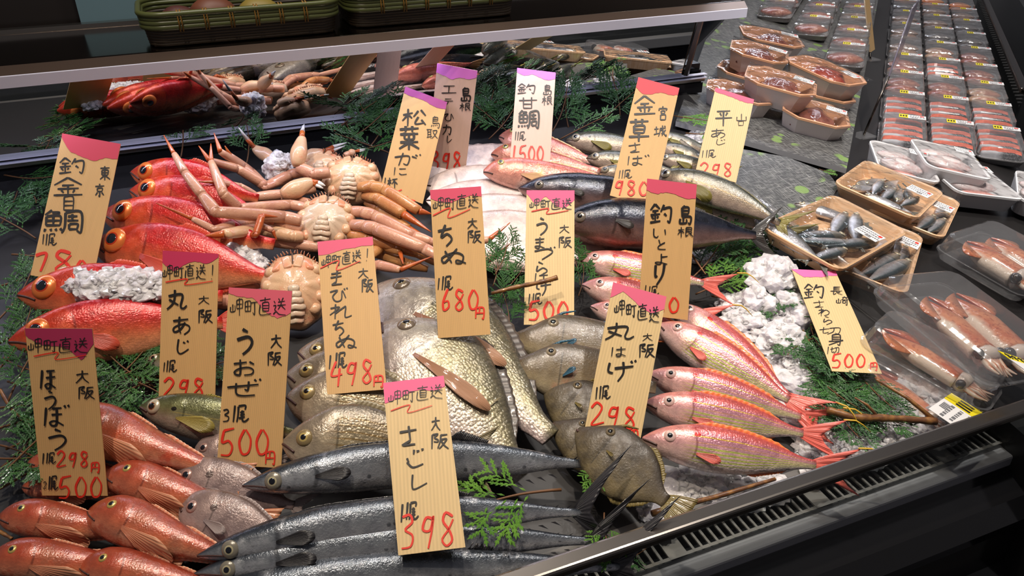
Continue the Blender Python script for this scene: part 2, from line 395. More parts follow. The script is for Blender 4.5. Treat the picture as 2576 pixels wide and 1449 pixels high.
# ---------------------------------------------------------------- brush strokes for the handwritten price cards
# each glyph: strokes of points "xxyy" in a 100 x 100 box, x to the right, y down
GL = {
'大': "0838,5030,9228 5004,4748,3072,0598 5042,6570,9696", '阪': "1012,0898 1014,4008,2230,4244,3856,1854 5515,9210 5713,5352,4096 5942,8838,7070,4898 6050,7576,9997",
'岬': "1838,1880 0252,0278,3474,3444 4816,4862 4816,9012,9060 4838,8836 4862,9058 6804,6899", '町': "0525,0576 0525,4522,4576 0550,4548 0576,4575 2524,2575 5030,9825 7628,7692,6282",
'直': "1018,9008 5000,4826 3030,3075 3030,7528,7575 3045,7544 3060,7559 3075,7574 1240,1294,9588", '送': "4506,5520 8002,6818 4026,9220 3544,9840 6526,6042,4066 6444,9566 1020,2032 0546,2545,1568,2872 0592,2678,5092,9896",
'!': "6005,5570 4792,5096", '丸': "4204,4045,3072,0596 1234,7526,6880,8092,9778 1550,5876", 'あ': "1528,8518 4505,4260,5092 7035,5070,2586,1575,2558,6044,8855,8878,6599",
'じ': "3505,3070,4592,8064 5522,6530 7214,8022", 'う': "3806,6016 1545,6034,7852,6578,3899", 'お': "1030,6020 3505,3585,2292,1278,3058,6550,8565,7888,5094 7018,8832",
'か': "0835,5530,6445,5690,4282 4008,2696 7325,8850", 'ぜ': "0548,9232 6515,6262,5358 3025,3080,4794,8290 8005,8615 9402,9911", 'ほ': "1812,1096 4018,8514 3848,8842 6216,6285,4896,3582,5574,9094",
'ぼ': "1412,0896 3518,7014 3346,7242 5216,5285,3896,2782,4674,7894 8002,8614 9400,9910", '尾': "1808,0898 3812,7808,7630 3814,3658,2898 4848,7240 4862,7555 6035,6085,7595,9878 4078,7570",
'1': "6005,3895", '2': "1025,4504,7822,6050,0894,9284", '3': "1512,5506,6825,3045,7060,6088,1094", '0': "5008,1848,3588,7582,8840,5808", '5': "3012,1850,5846,8066,6092,1092 2812,9204",
'9': "7520,3818,2048,6050,7812,7050,5098", '8': "7818,4008,2530,6055,7580,4595,2078,5552,8025", '6': "6505,2860,3594,7280,6556,3062", '4': "4505,1258,8852 7030,5898", '7': "1218,8010,4298",
'円': "1515,1096 1515,8515,8598,7092 4815,4555 1355,8555", 'き': "1525,8015 1048,8536 5503,4875 1892,8886 4775,1892", 'び': "0530,4518,2058,3690,6678,7018,9068 8005,8615 9400,9910", 'れ': "2804,2699 0632,4524,0474 2764,6028,7222,7086,9876",
'ち': "0832,8518 5003,2858,6044,8668,5599", 'ぬ': "2025,4590 6512,2088,1062,5534,8750,8288,6290,6574,9892", 'さ': "1034,8520 5004,5872 2594,8088 5872,2094", 'ご': "5008,4830 6016,7212 8008,9003 2070,4596,8878 2050,2872",
'し': "2805,2675,3892,9055", 'い': "1512,1572,3088,4074 7620,8064", 'と': "3004,4346 8228,3060,3086,8890", 'よ': "5204,5080,3092,1578,4074,8892 5232,9026", 'り': "2512,2260,3658 8404,7055,3098",
'ま': "1522,8616 1846,8241 5203,5080,3092,1578,4574,8892", 'づ': "0834,6518,8542,4092 7508,8216 9203,9811", 'ら': "3003,6018 2530,2068,6045,8668,4099", 'は': "1812,1294 3834,9228 6608,6482,4594,3878,5872,9292", 'げ': "1512,1050,2560 3038,9028 5808,5860,4099 8204,8814 9500,9909",
'釣': "2502,0432 2503,4626 1237,4033 0456,4750 2535,2584 1062,1876 3860,3472 0292,4884 6506,5040 6026,9522,9088,7982 6548,7660", '金': "5002,0442 5003,9640 3044,7041 1562,8658 5042,5090 2868,3582 7266,6682 0295,9891",
'目': "2505,2298 2505,7804,7898 2535,7734 2565,7764 2497,7896", '鯛': "2202,0422 2212,4012,3026 0828,0665 0828,4226,4265 0846,4245 0665,4265 2526,2565 0580,0292 1880,2090 3080,3488 4278,4889 5612,5470,4698 5612,9510,9592,8486 6228,8627 7318,7345 6045,8845 6560,6482 6560,8660,8482 6482,8481",
'東': "1016,9212 2530,2362 2530,7829,7662 2546,7646 2362,7662 5001,5099 4865,0893 5265,9793", '京': "5002,5016 0822,9417 2836,2858 2836,7434,7258 2858,7258 5058,5096,4088 3066,1088 7066,9086",
'島': "4802,3812 2812,2860 2812,7612,7545 2828,7528 2845,7545 2860,9260,8896,7290 1570,1492,6090,6072 3866,3890", '根': "0532,4228 2404,2499 2235,0272 2840,4260 5510,5288 5510,8810,8845 5528,8828 5545,8845 5288,7076 7050,9994 9255,7868",
'松': "0538,4526 2604,2499 2240,0270 3040,4256 6815,4848 7810,9842 6848,5586,9480 8064,9892", '葉': "0816,9411 3502,3526 6502,6526 1036,9233 3028,3055 5030,5055 7028,7055,3055 1068,9266 5048,5099 4870,0694 5270,9694",
'が': "0838,5028,6044,5290,3882 3808,2296 6832,8545 8022,8830 9518,9926", 'に': "1812,1294 4530,8828 4575,6090,9484", '杯': "0532,4226 2404,2299 2235,0272 2838,4058 4822,9914 7520,4860 7232,7299 7842,9964",
'鳥': "4802,3812 2812,2560 2812,7512,7540 2626,7526 2540,7540 2560,9060,8898,7592 1572,0888 3072,3285 4870,5282 6668,7280", '取': "0412,5210 1510,1485 4010,4099 1535,4034 1560,4059 0588,5276 5525,9322,7568,4898 6035,7872,9998",
'甘': "0532,9828 2808,2892 7006,7094 2860,7060 2892,7092", '宮': "5002,5012 1018,0832 1018,9218,8532 3235,3252 3235,7034,6852 3252,6852 2662,2396 2662,7862,7896 2396,7896 5052,4462",
'城': "0536,4032 2212,2276 0282,4470 5028,9625 5228,5062,3898 5445,7045,6874,6070 7003,7862,9897,9980 9440,6692 8506,9416", '平': "1214,8810 3022,3840 7220,6238 0354,9850 5012,4899",
'山': "5005,5086 1242,1088 1088,9088 8838,9088", '口': "1820,2086 1820,8218,8086 2086,8086", '長': "3005,2855 3008,8207 2822,7622 2838,7638 0256,9854 3055,2892,5080 8262,5875 5058,6580,9998", '崎': "2025,2070 0540,0570,3570,3538 5012,9712 7002,5230 7515,9230 4238,9938 5550,5572,7572,7550,5550 8838,8896,7688",
'わ': "2804,2699 0632,4524,0474 2764,6028,8848,8278,5094", '切': "0242,4828 2210,2082,4572 4824,9620,9090,7482 7022,6567,3898", '身': "4802,3812 2812,2665 2812,7412,7298,5890 2830,7430 2848,7448 0668,9461 9256,0699",
'エ': "1515,8813 5214,4885 0287,9884", 'テ': "2015,8214 0442,9840 5242,4670,2298", 'カ': "0832,8830,8294,6882 4804,4052,0896", 'レ': "2505,2392,8850", '草': "0816,9412 3502,3526 6502,6526 2832,2662 2832,7432,7262 2747,7347 2662,7262 0379,9776 5062,4999", 'ひ': "0530,4518,2058,3690,6678,7018,9068",
'~': "0055,4510,4290,9940", '゛': "1525,4060 6010,8848", '←': "0050,9599 0050,4020 0050,3590 4565,6570",
}
def glyph_strokes(ch):
    out = []
    for st in GL[ch].split():
        out.append([(int(p[:2])/100.0, int(p[2:])/100.0) for p in st.split(',')])
    return out
M['ink'] = plain('black_ink', (0.012, 0.010, 0.010), 0.5)
M['redink'] = plain('red_ink', lin((232, 52, 34)), 0.5)
def card_mat(name, base, n):
    g = NG(name); tc = g.n('ShaderNodeTexCoord').outputs['Object']
    w = g.n('ShaderNodeTexWave', wave_type='BANDS', bands_direction='X'); g.l(tc, w.inputs[0]); w.inputs['Scale'].default_value = n
    w.inputs['Distortion'].default_value = 0.6; w.inputs['Detail'].default_value = 1; w.inputs['Detail Scale'].default_value = 0.4
    w2 = g.noise(g.map(tc, (160, 18, 1)), 1.0, 2); w3 = g.n('ShaderNodeTexWave', wave_type='BANDS', bands_direction='Y'); g.l(tc, w3.inputs[0]); w3.inputs['Scale'].default_value = 250
    f = g.math('MULTIPLY', w.outputs[1], 0.26); f = g.math('ADD', f, g.math('MULTIPLY', w2, 0.34)); f = g.math('ADD', f, g.math('MULTIPLY', w3.outputs[1], 0.10))
    c = g.mix(f, lin(base), lin(tuple(v*0.80 for v in base)))
    h = g.math('ADD', w.outputs[1], g.math('MULTIPLY', w3.outputs[1], 0.4)); g.l(g.bump(h, 0.12, 0.0004), g.b.inputs['Normal'])
    g.set(Base_Color=c, Roughness=0.55); return g.mat
M['card'] = card_mat('tan_veneer', (228, 182, 120), 150)
M['cardp'] = card_mat('pale_veneer', (238, 206, 150), 90)
M['card_cool_lit'] = card_mat('cool_lit_veneer', (232, 196, 178), 150)  # veneer colour made paler and pinker for the cool shelf strip light

def card(label, tl, tr, bl, br, texts, h=0.03, mat='card', pink=(226, 78, 112), edge=(0.16,)*6, ratio=None, dist=None):
    tc = Vector(((tl[0]+tr[0])/2, (tl[1]+tr[1])/2)); bc = Vector(((bl[0]+br[0])/2, (bl[1]+br[1])/2))
    wt = math.dist(tl, tr); wb = math.dist(bl, br)
    r = ratio if ratio else wb/wt
    if dist is None:
        B = bed(bc.x, bc.y, h); depB = (B-O).dot(FW)
    else: depB = dist
    depT = depB*r
    def at(px, dep): d = ray(*px); return O+d*(dep/d.dot(FW))
    TL, TR, BL, BR = at(tl, depT), at(tr, depT), at(bl, depB), at(br, depB)
    W = ((TR-TL).length+(BR-BL).length)/2; xa = ((TR-TL)+(BR-BL)).normalized()
    T = (TL+TR)/2; B = (BL+BR)/2; ya = (T-B); ya = (ya-xa*ya.dot(xa)); za = xa.cross(ya).normalized(); ya = za.cross(xa)
    Lc = (T-B).dot(ya)
    C = B
    Mx = Matrix(((xa.x, ya.x, za.x, C.x), (xa.y, ya.y, za.y, C.y), (xa.z, ya.z, za.z, C.z), (0, 0, 0, 1))); Mi = Mx.inverted()
    sk = (T-B).dot(xa)                                    # shear of the cut
    root = empty('price_card', Mx); tag(root, label, 'price card', 'handwritten price cards')
    b = MB(); th = 0.0009
    P = [(-W/2, 0), (W/2, 0), (W/2+sk, Lc), (-W/2+sk, Lc)]
    b.add([(x, y, -th) for x, y in P]+[(x, y, 0) for x, y in P], [(0, 3, 2, 1), (4, 5, 6, 7), (0, 1, 5, 4), (1, 2, 6, 5), (2, 3, 7, 6), (3, 0, 4, 7)])
    b.build('card_board', M[mat], root)
    # painted top with an uneven lower edge
    n = 24; V = []; F = []; rnd = random.Random(label)
    for i in range(n+1):
        s = i/n; d = np.interp(s, np.linspace(0, 1, len(edge)), edge)*W*(1+0.0)+0.02*W*sin(s*9+rnd.random()*0.8)+0.012*W*rnd.random()
        f = d/Lc
        V += [(-W/2+W*s+sk, Lc, 0.0004), (-W/2+W*s+sk*(1-f), Lc-d, 0.0004)]
    for i in range(n): F.append((2*i, 2*i+1, 2*i+3, 2*i+2))
    mesh('painted_top', V, F, plain('painted_top', lin(pink), 0.6), root, False)
    # strokes
    def toplane(px, py):
        o = Mi @ O; d = Mi.to_3x3() @ ray(px, py); t = -o.z/d.z; q = o+d*t; return (q.x, q.y)
    mbs = {'k': MB(), 'r': MB(), 'z': MB()}; cnt = [0]
    def stroke(pts, wpx, key, taper=0.45):
        k = max(3, min(26, 5*len(pts))); P = smoothpts(pts, k); Q = [toplane(*p) for p in P]
        sc = depB*0.5*(1+r)/FPX; hw = wpx*sc/2; L_ = []; R_ = []
        for i, q in enumerate(Q):
            a = Q[min(i+1, k-1)]; c = Q[max(i-1, 0)]; tx, ty = a[0]-c[0], a[1]-c[1]; m = math.hypot(tx, ty) or 1
            s = i/(k-1); w = hw*(1.12-taper*s)*(0.75 if i == 0 else 1)
            nx, ny = -ty/m*w, tx/m*w; L_.append((q[0]+nx, q[1]+ny)); R_.append((q[0]-nx, q[1]-ny))
        cnt[0] += 1; z = 0.0006+0.000012*(cnt[0] % 40)
        V = [(*p, z) for p in L_]+[(*p, z) for p in R_]
        mbs[key].add(V, [(i, k+i, k+i+1, i+1) for i in range(k-1)])
    for t in texts:
        s, x0, y0, x1, y1 = t[:5]; key = 'k' if len(t) < 6 or not t[5] else t[5]; wf = t[6] if len(t) > 6 else None
        sh = t[7] if len(t) > 7 else 0.0                 # rise of the row from left to right, in pixels
        nn = len(s)
        for i, ch in enumerate(s):
            gx0 = x0+(x1-x0)*i/nn; gx1 = x0+(x1-x0)*(i+0.94)/nn; dy = -sh*(i/max(1, nn-1)) if nn > 1 else 0
            for st in glyph_strokes(ch):
                w = wf if wf else (y1-y0)*0.11
                stroke([(gx0+(gx1-gx0)*px, y0+dy+(y1-y0)*py-(sh*(px-0.5) if nn == 1 else 0)) for px, py in st], w, 'z' if ch in '~←' else key)
    if mbs['z'].V: mbs['z'].build('red_underline', M['redink'], root)
    if mbs['k'].V: mbs['k'].build('lettering', M['ink'], root)
    if mbs['r'].V: mbs['r'].build('price_lettering', M['redink'], root)
    return root
W9 = None
card('tan price card with red painted top beside the big-eyed red fish, at the left', (158, 332), (303, 366), (76, 696), (231, 716),
     [('釣', 148, 396, 218, 440), ('金', 134, 446, 214, 494), ('目', 152, 494, 196, 530), ('鯛', 110, 528, 216, 588), ('東', 250, 418, 280, 454), ('京', 238, 462, 266, 496),
      ('1', 104, 588, 116, 616), ('尾', 114, 586, 146, 618), ('7', 86, 634, 128, 684, 'r', 8), ('8', 128, 626, 196, 690, 'r', 8), ('0', 190, 652, 222, 690, 'r', 7)], h=0.05, pink=(206, 56, 84), edge=(.06, .28, .36, .40, .26, .28))
card('tan price card with dark pink top at the left front, above the red gurnards', (63, 822), (232, 830), (106, 1250), (271, 1244),
     [('岬町直送', 72, 848, 224, 888, None, 2.6), ('~', 86, 884, 228, 906, 'r', 3), ('ほ', 99, 924, 149, 979), ('う', 106, 980, 154, 1030), ('ぼ', 108, 1018, 180, 1073), ('う', 112, 1076, 186, 1133),
      ('大', 190, 930, 228, 964), ('阪', 196, 970, 242, 1004), ('1', 104, 1138, 116, 1168), ('尾', 116, 1136, 144, 1166), ('298', 142, 1132, 228, 1176, 'r', 5), ('円', 228, 1160, 254, 1188, 'r', 4),
      ('2', 110, 1210, 120, 1230), ('尾', 122, 1194, 150, 1232), ('500', 146, 1194, 262, 1256, 'r', 5.5)], h=0.035, pink=(176, 44, 86), edge=(.10, .22, .28, .30, .46, .22))
card('tan price card with crimson top in the middle left, second from the front left', (410, 627), (550, 642), (399, 1004), (541, 1006),
     [('岬町直送!', 410, 664, 548, 704, None, 2.6), ('~', 417, 700, 545, 718, 'r', 3), ('丸', 418, 727, 476, 780), ('あ', 428, 794, 486, 842), ('じ', 430, 851, 490, 893), ('大', 498, 743, 530, 766), ('阪', 498, 777, 538, 813),
      ('1', 408, 910, 420, 936), ('尾', 418, 904, 448, 936), ('298', 410, 948, 520, 1000, 'r', 5.5)], h=0.04, pink=(204, 48, 92), edge=(.20, .34, .24, .16, .16, .06))
card('ribbed tan price card with pink top just right of the crimson topped card', (576, 725), (735, 730), (546, 1166), (707, 1180),
     [('岬町直送', 580, 748, 722, 794, None, 2.6), ('う', 588, 824, 652, 892), ('お', 582, 902, 652, 946), ('ぜ', 568, 952, 664, 998), ('大', 680, 840, 712, 876), ('阪', 672, 883, 712, 920),
      ('3', 559, 1028, 584, 1062), ('尾', 584, 1016, 630, 1062), ('500', 552, 1074, 682, 1150, 'r', 6), ('円', 666, 1132, 696, 1168, 'r', 4)], h=0.04, pink=(230, 100, 120), edge=(.08, .12, .16, .36, .42, .34))
card('tan price card with pink top standing behind the striped silver breams, in the centre left', (799, 611), (937, 593), (823, 990), (973, 982),
     [('岬町直送!', 810, 640, 936, 674, None, 2.6, 16), ('~', 806, 652, 914, 682, 'r', 3, 14), ('き', 828, 680, 868, 720), ('び', 828, 724, 878, 762), ('れ', 828, 764, 890, 803), ('ち', 834, 805, 872, 846), ('ぬ', 842, 838, 902, 878),
      ('大', 900, 674, 930, 701), ('阪', 909, 700, 942, 736), ('1', 824, 892, 838, 930), ('尾', 842, 884, 876, 926), ('498', 830, 906, 944, 974, 'r', 5.5, 6), ('円', 938, 942, 968, 974, 'r', 4)], h=0.075, pink=(230, 92, 128), edge=(.26, .24, .22, .20, .14, .16))
card('tan price card with pink top behind the large silver sea breams, in the centre', (1082, 479), (1210, 468), (1102, 850), (1234, 842),
     [('岬町直送', 1090, 494, 1206, 532, None, 2.6, 8), ('~', 1089, 520, 1190, 550, 'r', 3, 12), ('ち', 1098, 564, 1146, 620), ('ぬ', 1106, 620, 1178, 666), ('大', 1175, 548, 1204, 576), ('阪', 1175, 578, 1214, 612),
      ('1', 1098, 698, 1110, 730), ('尾', 1110, 692, 1142, 730), ('680', 1106, 724, 1208, 784, 'r', 5.5), ('円', 1194, 770, 1222, 802, 'r', 4)], h=0.095, pink=(216, 72, 104), edge=(.16, .24, .30, .22, .14, .20))
card('pale tan price card with bright pink top lying over the long dark mackerels', (964, 965), (1116, 944), (1002, 1396), (1171, 1378),
     [('岬町直送', 978, 980, 1116, 1018, None, 2.4, 14), ('~', 983, 1016, 1095, 1040, 'r', 2.6, 10), ('さ', 1000, 1070, 1060, 1124), ('ご', 1012, 1128, 1076, 1178), ('し', 1022, 1192, 1084, 1234), ('大', 1084, 1048, 1110, 1084), ('阪', 1083, 1089, 1132, 1130),
      ('1', 1004, 1266, 1020, 1316), ('尾', 1020, 1260, 1056, 1308), ('398', 1006, 1290, 1152, 1386, 'r', 6, 8)], h=0.085, mat='cardp', pink=(240, 104, 150), edge=(.34, .28, .24, .20, .22, .18))
card('ribbed pale price card with pink top and a twig in front, behind the grey filefish', (1325, 474), (1445, 484), (1318, 822), (1444, 812),
     [('岬町直送', 1333, 498, 1440, 528, None, 2.6), ('~', 1337, 523, 1437, 540, 'r', 3), ('う', 1343, 546, 1388, 592), ('ま', 1341, 596, 1376, 627), ('づ', 1340, 620, 1402, 656), ('ら', 1343, 658, 1384, 694), ('は', 1341, 684, 1384, 712), ('げ', 1346, 704, 1394, 744),
      ('大', 1406, 565, 1435, 587), ('阪', 1404, 594, 1441, 624), ('1', 1326, 738, 1338, 766), ('尾', 1338, 736, 1366, 766), ('500', 1327, 754, 1434, 808, 'r', 6)], h=0.05, mat='cardp', pink=(232, 92, 140), edge=(.06, .30, .14, .34, .38, .20))
card('pale tan price card leaning right between the brown filefish and the pink striped fish', (1542, 712), (1677, 744), (1471, 1080), (1608, 1122),
     [('岬町直送', 1546, 752, 1660, 794, None, 3, -18), ('丸', 1518, 810, 1602, 856), ('は', 1533, 870, 1580, 898), ('げ', 1522, 906, 1606, 960), ('大', 1615, 838, 1644, 858), ('阪', 1606, 863, 1650, 900),
      ('1', 1494, 972, 1508, 1006), ('尾', 1506, 968, 1538, 1004), ('298', 1484, 1010, 1606, 1072, 'r', 5.5, -10), ('円', 1584, 1078, 1608, 1112, 'r', 4)], h=0.05, mat='cardp', pink=(232, 104, 136), edge=(.28, .10, .22, .34, .34, .22))
card('tan price card with pink top standing over the upper pink striped fish, right of centre', (1628, 450), (1753, 463), (1606, 790), (1730, 806),
     [('釣', 1634, 512, 1694, 564), ('い', 1638, 571, 1686, 601), ('と', 1648, 602, 1680, 630), ('よ', 1642, 637, 1686, 667), ('り', 1640, 660, 1680, 718), ('島', 1706, 516, 1742, 565), ('根', 1704, 570, 1746, 597),
      ('1', 1618, 716, 1630, 738), ('尾', 1630, 718, 1660, 742), ('780', 1612, 744, 1712, 790, 'r', 5.5)], h=0.055, pink=(224, 84, 112), edge=(.22, .26, .24, .26, .28, .28))
card('pale price card with bright pink top leaning on green sprigs and ice, at the right', (1992, 677), (2102, 683), (2093, 934), (2219, 940),
     [('釣', 2021, 714, 2076, 754), ('さ', 2042, 756, 2080, 775), ('わ', 2057, 775, 2091, 796), ('ら', 2066, 796, 2099, 818), ('切', 2060, 822, 2118, 842), ('身', 2082, 840, 2126, 869), ('長', 2088, 721, 2121, 743), ('崎', 2103, 746, 2136, 769),
      ('1', 2078, 872, 2088, 892), ('切', 2088, 872, 2112, 890), ('500', 2090, 888, 2180, 928, 'r', 4.5), ('円', 2187, 911, 2209, 933, 'r', 3)], h=0.05, mat='cardp', pink=(246, 112, 176), edge=(.02, .24, .26, .24, .14, .14))
card('brown price card with purple top leaning left behind the snow crabs, beneath the shelf', (1019, 221), (1126, 254), (958, 470), (1062, 516),
     [('松', 1011, 272, 1076, 318), ('葉', 1001, 316, 1060, 378), ('が', 987, 382, 1064, 418), ('に', 987, 418, 1028, 442), ('杯', 974, 446, 1002, 474), ('1', 962, 446, 976, 470), ('鳥', 1083, 292, 1108, 323, None, 2.2), ('取', 1072, 323, 1103, 349, None, 2.2), ('←', 986, 470, 1052, 506, 'r', 4)], h=0.03, mat='card', pink=(164, 62, 132), edge=(.14, .14, .16, .18, .18, .16))
card('pinkish price card with lilac top half hidden behind the purple topped card', (1100, 158), (1201, 179), (1072, 440), (1168, 456),
     [('エ', 1110, 213, 1151, 237), ('テ', 1114, 246, 1142, 266), ('カ', 1112, 312, 1138, 340), ('レ', 1122, 340, 1140, 360), ('ひ', 1114, 282, 1146, 306), ('島', 1158, 219, 1186, 256), ('根', 1156, 258, 1186, 280), ('398', 1084, 378, 1164, 430, 'r', 5)], h=0.015, mat='card_cool_lit', pink=(222, 122, 214), edge=(.20, .24, .34, .24, .22, .16))  # lilac of the top has the cool strip light painted in
card('pinkish price card with lilac top standing among the pink tilefish at the back', (1301, 172), (1398, 182), (1282, 416), (1382, 430),
     [('釣', 1301, 210, 1350, 238), ('甘', 1303, 243, 1355, 275), ('鯛', 1303, 277, 1360, 325), ('島', 1365, 213, 1389, 240), ('根', 1363, 241, 1391, 266), ('1', 1293, 330, 1302, 354), ('尾', 1300, 330, 1325, 354), ('1500', 1283, 364, 1370, 408, 'r', 4.5)], h=0.065, mat='card_cool_lit', pink=(218, 116, 212), edge=(.10, .18, .14, .20, .22, .18))  # top tinted lilac for the cool light under the shelf
card('tan price card with red top leaning over the dark mackerels at the back', (1606, 194), (1709, 222), (1534, 492), (1642, 520),
     [('金', 1594, 240, 1653, 290), ('草', 1580, 298, 1638, 357), ('さ', 1577, 358, 1619, 385), ('は', 1574, 390, 1622, 417), ('゛', 1620, 388, 1636, 400, None, 3), ('1', 1552, 428, 1566, 450), ('尾', 1562, 426, 1592, 449), ('980', 1544, 450, 1634, 492, 'r', 5, -4), ('宮', 1656, 267, 1680, 303), ('城', 1644, 315, 1678, 344)], h=0.095, pink=(216, 70, 84), edge=(.26, .38, .36, .24, .22, .18))
card('pale tan price card with pink top in front of the stacked octopus trays', (1799, 225), (1898, 246), (1752, 424), (1850, 464),
     [('平', 1798, 275, 1845, 318), ('あ', 1783, 323, 1830, 348), ('じ', 1790, 349, 1835, 366), ('1', 1762, 378, 1774, 398), ('尾', 1774, 376, 1803, 397), ('298', 1759, 408, 1846, 446, 'r', 4), ('山', 1850, 286, 1882, 306), ('口', 1854, 303, 1874, 318)], h=0.07, mat='cardp', pink=(236, 92, 128), edge=(.10, .10, .14, .16, .14, .12))
# ---------------------------------------------------------------- fish
def fish_mat(name, ramp, head=None, gill=(0.26, 0.05), scale=0.0035, sb=0.5, rough=0.28, metal=0.3, mott=None, stripes=(), spots=None, vnoise=0.04, coat=0.5, dots=(), fleck=0.25, wave=None, bulge=True):
    g = NG(name); tcn = g.n('ShaderNodeTexCoord'); ob = tcn.outputs['Object']; uv = tcn.outputs['UV']
    sx = g.n('ShaderNodeSeparateXYZ'); g.l(uv, sx.inputs[0]); u, v = sx.outputs[0], sx.outputs[1]
    nz = g.noise(ob, 55, 3)
    vv = g.math('ADD', v, g.math('MULTIPLY', g.math('SUBTRACT', nz, 0.5), vnoise*2))
    c = g.ramp(vv, [(p, lin(k)) for p, k in ramp])
    if wave:                                          # dark wavy lines over the back
        wn = g.noise(ob, wave[0], 2); m = g.math('MULTIPLY', g.rng(wn, 0.50, 0.56), g.rng(v, wave[1], wave[1]+0.1)); c = g.mix(g.math('MULTIPLY', m, wave[3]), c, lin(wave[2]))
    for (v0, w, col, a) in stripes:
        d = g.math('ABSOLUTE', g.math('SUBTRACT', g.math('ADD', v, g.math('MULTIPLY', g.math('SUBTRACT', nz, 0.5), 0.015)), v0))
        m = g.math('MULTIPLY', g.rng(d, w, w*0.35), g.rng(u, 0.2, 0.3)); c = g.mix(g.math('MULTIPLY', m, a), c, lin(col))
    if spots:                                         # rows of round dark spots
        vd = g.voro(g.map(ob, (1, 1, 0.3)), spots[0]).outputs['Distance']
        m = g.math('MULTIPLY', g.rng(vd, spots[1], spots[1]*0.6), g.math('MULTIPLY', g.rng(v, spots[3]-0.05, spots[3]), g.rng(v, spots[4], spots[4]-0.05)))
        c = g.mix(g.math('MULTIPLY', m, spots[5]), c, lin(spots[2]))
    if mott:
        for (s_, col, lo, hi, a) in mott:
            m = g.rng(g.noise(ob, s_, 4, 0.65), lo, hi); c = g.mix(g.math('MULTIPLY', m, a), c, lin(col))
    w = g.math('MULTIPLY_ADD', v, 2.0, -1.0); w2 = g.math('SUBTRACT', 1.0, g.math('MULTIPLY', w, w))
    gd = g.math('SUBTRACT', u, g.math('MULTIPLY_ADD', w2, gill[1], gill[0]))
    if head:
        m = g.math('MULTIPLY', g.rng(gd, 0.02, -0.03), head[1]); c = g.mix(m, c, lin(head[0]))
    ln = g.math('MULTIPLY', g.rng(g.math('ABSOLUTE', gd), 0.010, 0.002), 0.55)
    ln = g.math('MULTIPLY', ln, g.math('MULTIPLY', g.rng(v, 0.14, 0.22), g.rng(v, 0.86, 0.76)))
    c = g.mix(ln, c, tuple(x*0.25 for x in lin(ramp[-1][1])))
    for (du, dv, ru, rv, col) in dots:
        a = g.math('DIVIDE', g.math('SUBTRACT', u, du), ru); b2 = g.math('DIVIDE', g.math('SUBTRACT', v, dv), rv)
        r2 = g.math('ADD', g.math('MULTIPLY', a, a), g.math('MULTIPLY', b2, b2)); c = g.mix(g.rng(r2, 1.2, 0.6), c, lin(col))
    vo = g.voro(g.map(ob, (1.0, 1.15, 0.6)), 1.0/scale, 'F1', 0.65); dd = vo.outputs['Distance']
    body = g.rng(gd, -0.01, 0.02)
    k = g.math('MULTIPLY', g.rng(dd, 0.35, 0.75), g.math('MULTIPLY', body, fleck))
    c = g.mix(k, c, g.mix(1.0, c, (0.45, 0.45, 0.45), 'MULTIPLY'))
    sc = g.voro(g.map(ob, (1.0, 1.15, 0.6)), 1.0/scale, 'F1', 0.65)
    hsv = g.n('ShaderNodeSeparateColor'); g.l(sc.outputs['Color'], hsv.inputs[0])
    c = g.mix(g.math('MULTIPLY', g.math('MULTIPLY', g.rng(hsv.outputs[0], 0.6, 1.0), body), fleck*0.9), c, g.mix(1.0, c, (1.55, 1.5, 1.45), 'MULTIPLY'))  # random scales brightened in the colour, a painted sparkle
    h = g.math('ADD', g.math('MULTIPLY', dd, g.math('MULTIPLY', body, -1.0)), g.math('MULTIPLY', g.noise(ob, 170, 3), 1.1))
    h = g.math('ADD', h, g.math('MULTIPLY', g.noise(ob, 40, 2), 1.6))
    nb = g.bump(h, min(.8, sb*.8), scale*0.30)
    nb2 = g.bump(g.noise(ob, 420, 3, .6), .55, .0007, nb)
    g.l(nb2, g.b.inputs['Normal']); g.l(nb2, g.b.inputs['Coat Normal'])
    c = g.mix(g.rng(g.noise(ob, 75, 4, .6), .30, .70), g.mix(1.0, c, (.78, .78, .80), 'MULTIPLY'), g.mix(1.0, c, (1.12, 1.12, 1.10), 'MULTIPLY'))
    c = g.mix(g.rng(g.noise(ob, 20, 2), .35, .65), g.mix(1.0, c, (.88, .86, .86), 'MULTIPLY'), c)
    rough = g.rng(g.noise(ob, 110, 2), .3, .7, rough*.7, rough*1.35)
    g.set(Base_Color=c, Roughness=rough, Metallic=metal, Coat_Weight=coat, Coat_Roughness=0.09); return g.mat
def fin_mat(name, c0, c1, rough=0.35, alpha=1.0, n=22):
    g = NG(name); uv = g.n('ShaderNodeTexCoord').outputs['UV']; sx = g.n('ShaderNodeSeparateXYZ'); g.l(uv, sx.inputs[0])
    r = g.math('MULTIPLY_ADD', g.math('SINE', g.math('MULTIPLY', sx.outputs[0], n*6.283)), 0.5, 0.5)
    c = g.mix(g.math('MULTIPLY', r, 0.55), lin(c0), lin(c1)); c = g.mix(g.math('MULTIPLY', sx.outputs[1], 0.5), c, lin(c1))
    g.l(g.bump(r, 0.5, 0.0006), g.b.inputs['Normal']); g.set(Base_Color=c, Roughness=rough, Coat_Weight=0.3)
    return g.mat
def eye_mats(name, ring, iris, pupil=(14, 14, 18)):
    return (plain(name+'_iris', lin(iris), 0.12, 0.3, Coat_Weight=0.8), plain(name+'_ring', lin(ring), 0.25, 0.3, Coat_Weight=0.5), plain(name+'_pupil', lin(pupil), 0.05, Coat_Weight=1.0))

